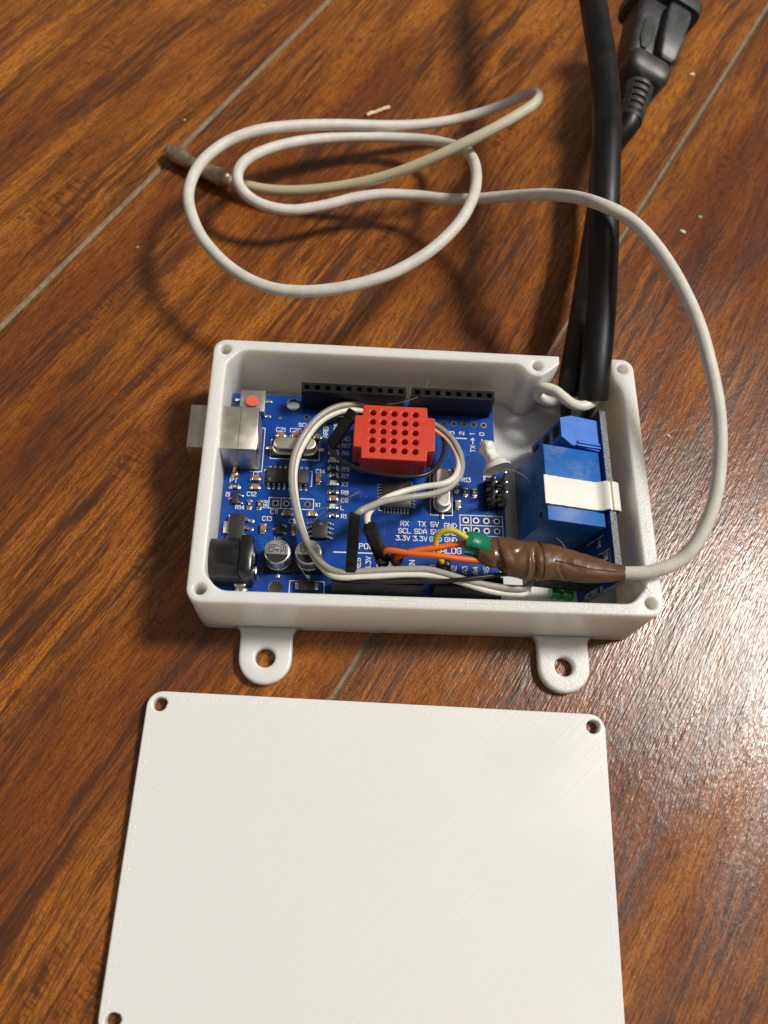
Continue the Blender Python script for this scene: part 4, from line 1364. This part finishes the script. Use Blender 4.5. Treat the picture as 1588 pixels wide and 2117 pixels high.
def build_cord_a():
    t = thing('power_cord', 'thick black power cord arching in from the top edge over the other cord', 'cord', (93, 60, 10))
    mb = MB()
    mb.sweep(PATHS['cord_a'], lambda u: 3.62, 'cord_black', 32, .8, fn=cord_fn)
    j = mb.build('jacket', t)
    mb = MB()
    e = PATHS['cord_a']
    for k in (0,):
        p0 = Vector(e[-1]); p1 = Vector(e[-2]); d = (p1 - p0).normalized()
        M = axis_m(p0 + d * 1.9, p0 + d * 2.1)
        mb.lathe([(3.64, 0), (3.70, .05), (3.64, .12)], 'cord_black', 32, M, cap=False)
    mb.build('cut_mark', j)
    mb = MB(); mb.sweep(PATHS['wire_a'], 1.35, 'wire_black', 16, .5); mb.build('black_core', t)
build_cord_a()

def build_plug_cord():
    t = thing('plug_and_cord', 'black cord with a scuffed rubber plug at the top right, passing beneath the other cord', 'plug', (112, 150, 8))
    mb = MB()
    mb.sweep(PATHS['cord_b'], 3.55, 'cord_black', 32, .8, fn=cord_fn)
    mb.build('jacket', t)
    mb = MB(); mb.sweep(PATHS['wire_b'], 1.35, 'wire_black', 16, .5); mb.build('black_core', t)
    A = [Vector(p) for p in PATHS['plug_axis']]
    p0 = A[0]; ax = (A[3] - A[0]).normalized()
    M = axis_m(p0, p0 + ax, (0.30, 0, 1)) @ Matrix.Diagonal((.88, .88, .96, 1))      # x up, z along the plug
    ln = (A[3] - A[0]).length
    # strain relief: tapered core, ribs and rails
    r0, r1, l1 = 4.3, 5.4, 15.0
    mb = MB(M)
    mb.lathe([(3.8, -1.0), (r0 * .86, 0.0), (r0 * .86, .2), (r1 * .84, l1)], 'plug_dark', 32)
    sr = mb.build('strain_relief', t)
    for k in range(6):
        f0 = k / 6; z0 = l1 * f0; z1 = z0 + 1.65
        ra = r0 + (r1 - r0) * f0; rb = r0 + (r1 - r0) * (z1 / l1)
        mb = MB(M)
        mb.lathe([(ra * .84, z0 - .05), (ra - .15, z0), (ra, z0 + .2), (rb, z1 - .2), (rb - .15, z1), (rb * .84, z1 + .05)], 'plug_rubber', 36, cap=False)
        mb.build('rib', sr)
    for ang in (35, 125, 215, 305):
        mb = MB(M @ Matrix.Rotation(math.radians(ang), 4, 'Z'))
        vs_ = [(r0 * .8, -1.0, 0), (r0 * .8, 1.0, 0), (r0 + .02, 1.0, 0), (r0 + .02, -1.0, 0), (r1 * .8, -1.0, l1), (r1 * .8, 1.0, l1), (r1 + .02, 1.0, l1), (r1 + .02, -1.0, l1)]
        mb.add(vs_, [(0, 3, 2, 1), (4, 5, 6, 7), (0, 4, 7, 3), (3, 7, 6, 2), (2, 6, 5, 1)], 'plug_rubber')
        mb.build('rail', sr)
    def shift(secs, dx, dy, name, sub, mat='plug_rubber'):
        n = 28
        mb = MB(M @ Matrix.Translation((dx, dy, 0)))
        vs_ = []; fs = []
        for z, hx, hy, e in secs:
            for k in range(n):
                a = 2 * PI * (k + .5) / n
                cc, ss = math.cos(a), math.sin(a)
                vs_.append((hx * math.copysign(abs(cc) ** (2 / e), cc), hy * math.copysign(abs(ss) ** (2 / e), ss), z))
        for i in range(len(secs) - 1):
            for k in range(n):
                a, b = i * n + k, i * n + (k + 1) % n
                fs.append((a, b, b + n, a + n))
        fs.append(list(range(n))[::-1]); fs.append([(len(secs) - 1) * n + k for k in range(n)])
        mb.add(vs_, fs, mat)
        return mb.build(name, sub, smooth=32)
    shift([(14.2, 5.2, 5.4, 3.0), (14.8, 6.0, 6.6, 5.0), (16.5, 6.9, 7.7, 7.0), (20.5, 7.4, 8.2, 7.0), (22.5, 6.8, 7.4, 6.0), (23.4, 5.6, 6.4, 5.0)], 0, 0, 'collar', t)
    bd = shift([(22.5, 5.0, 7.2, 5.0), (23.5, 5.4, 8.0, 6.0), (30.0, 5.8, 8.6, 6.0), (40.0, 6.3, 9.2, 6.0), (46.0, 6.6, 9.6, 6.0), (47.0, 6.2, 9.2, 6.0)], -1.0, 0, 'body', t)
    shift([(23.0, 2.9, 2.6, 5), (24.2, 3.8, 3.6, 7), (32.0, 4.5, 4.2, 9), (43.0, 5.0, 4.6, 9), (45.0, 4.7, 4.3, 9), (45.8, 3.8, 3.5, 6)], 4.2, 4.4, 'grip_ridge', bd)
    shift([(25.5, .12, 1.0, 2.2), (29.0, .35, 2.2, 2.2), (37.0, .35, 2.4, 2.2), (41.0, .12, 1.2, 2.2)], 5.0, -3.8, 'thumb_mark', bd)
    shift([(46.6, 7.0, 10.0, 7.0), (47.2, 9.0, 12.2, 7.0), (50.5, 9.4, 12.6, 7.0), (52.0, 9.2, 12.4, 7.0), (52.8, 8.4, 11.4, 7.0)], 0, .6, 'face_flange', t)
    for s in (-1, 1):
        mb = MB(M)
        mb.box((-3.2, s * 6.35 - .75, 52.6), (3.2, s * 6.35 + .75, 70.0), 'tin', .3)
        mb.build('blade', t)
build_plug_cord()

mb = MB()
mb.sweep(PATHS['white_wire'], 1.32, 'neutral_white', 20, .4)
o = mb.build('white_core_wire')
tag(o, 'short thick white wire looped between the two black cord ends inside the box', 'wire')

# ------------------------------------------------------------------ glue, hairs, flecks
def build_glue():
    mb = MB()
    pts = PATHS['glue_cone']
    rs = [.4, 1.7, 2.0, 1.8, 1.75, 2.1, 2.8, 3.3]
    def rad(u):
        x = u * (len(rs) - 1); i = min(int(x), len(rs) - 2); f = x - i
        return rs[i] * (1 - f) + rs[i + 1] * f
    mb.sweep(pts, rad, 'glue_white', 32, .2, fn=lambda s, u, a: .75 * noise.noise((s * .45, math.cos(a) * 1.2, math.sin(a) * 1.2)) * (1 - .45 * u) + .2 * noise.noise((s * 1.4, math.cos(a) * 3, math.sin(a) * 3)), ends=False)
    n0 = len(mb.v)
    e0, e1 = Vector(pts[-2]), Vector(pts[-1])
    M = axis_m(e1, e1 + (e1 - e0))
    mb.lathe([(3.3, -.1), (3.45, .15), (3.3, .4), (3.0, .3), (2.6, -.4), (1.4, -1.8)], 'glue_white', 32, M, cap=False)
    o = mb.build('plastic_nozzle', smooth=60)
    tag(o, 'small lumpy white plastic funnel sitting over the six-pin header', 'funnel')
    mb = MB()
    c = Vector((69.2, 18.6, 7.6))
    vs_ = []; fs = []
    n, m = 20, 9
    for i in range(m):
        f = i / (m - 1) * PI / 2
        for k in range(n):
            a = 2 * PI * k / n
            r = 1 + .35 * noise.noise((math.cos(a) * 1.2, math.sin(a) * 1.2, f * 2))
            vs_.append(c + Vector((3.2 * r * math.cos(a) * math.cos(f), 1.6 * r * math.sin(a) * math.cos(f), 2.2 * r * math.sin(f))))
    for i in range(m - 1):
        for k in range(n):
            a, b = i * n + k, i * n + (k + 1) % n
            fs.append((a, b, b + n, a + n))
    mb.add(vs_, fs, 'glue_white')
    o = mb.build('glue_lump')
    tag(o, 'dull white lump of glue at the board edge behind the brown tape', 'glue')
build_glue()

for key, lab, mat, r in (('strand1', 'fine pale glue strand curling from the pin header over the relay', 'hair', .05),
                         ('strand2', 'fine pale looped strand lying across the chip labels R8 and C8', 'hair', .04),
                         ('strand3', 'fine pale strand hanging beside the second round capacitor', 'hair', .04),
                         ('strand4', 'short dark hair sticking out across the front right corner of the box', 'dark_hair', .05),
                         ('strand5', 'fine pale strand crossing the gap between the black socket strips', 'hair', .04),
                         ('strand6', 'short pale hair above the brown tape in front of the relay', 'hair', .06)):
    mb = MB()
    mb.sweep(PATHS[key], r, mat, 6, .4)
    tag(mb.build('fine_strand'), lab, 'strand')

def fleck(x, y, rx, ry, h, rot, mat, name, lab, cat='fleck'):
    mb = MB(Matrix.Translation((x, y, 0)) @ Matrix.Rotation(math.radians(rot), 4, 'Z'))
    n = 9; vs_ = []; fs = []
    rnd = random.Random(int(x * 10))
    for z, f in ((0.02, .9), (h * .5, 1.0), (h, .6)):
        for k in range(n):
            a = 2 * PI * k / n
            q = f * rnd.uniform(.75, 1.1)
            vs_.append((rx * q * math.cos(a), ry * q * math.sin(a), z))
    for i in range(2):
        for k in range(n):
            a, b = i * n + k, i * n + (k + 1) % n
            fs.append((a, b, b + n, a + n))
    fs.append([2 * n + k for k in range(n)])
    mb.add(vs_, fs, mat)
    tag(mb.build(name), lab, cat)

fleck(144.2, 195.6, 1.1, .7, .6, 10, 'fleck_pale', 'crumb', 'tiny pale crumb on the floor right of the black plug', 'crumb')
fleck(131.5, 126.9, 1.25, .75, .6, -25, 'fleck_pale', 'crumb', 'cream crumb on the floor right of the cable arch', 'crumb')
fleck(138.0, 133.2, .8, .6, .4, 0, 'fleck_grey', 'crumb', 'dull grey crumb on the floor beyond the cream one', 'crumb')
fleck(118.1, 56.2, .55, .45, .5, 0, 'fleck_pale', 'crumb', 'tiny round crumb between the box and the cable on its right', 'crumb')
fleck(-28.2, 109.2, .6, .45, .3, 30, 'fleck_grey', 'crumb', 'faint grey crumb in the shadow left of the cable loop', 'crumb')
fleck(-20.6, 159.3, .5, .3, .3, 0, 'fleck_pale', 'crumb', 'tiny pale crumb on the floor above the metal probe tip', 'crumb')
mb = MB()
mb.sweep([(35.3, 166.2, .5), (36.6, 167.0, .7), (38.2, 168.0, .5), (40.2, 168.9, .7), (42.3, 170.3, .6)], .55, 'splinter_tan', 8, .4, fn=lambda s, t, a: .18 * noise.noise((s, a, 1)))
tag(mb.build('splinter'), 'short pale splinter lying on the floor behind the cable loop', 'splinter')
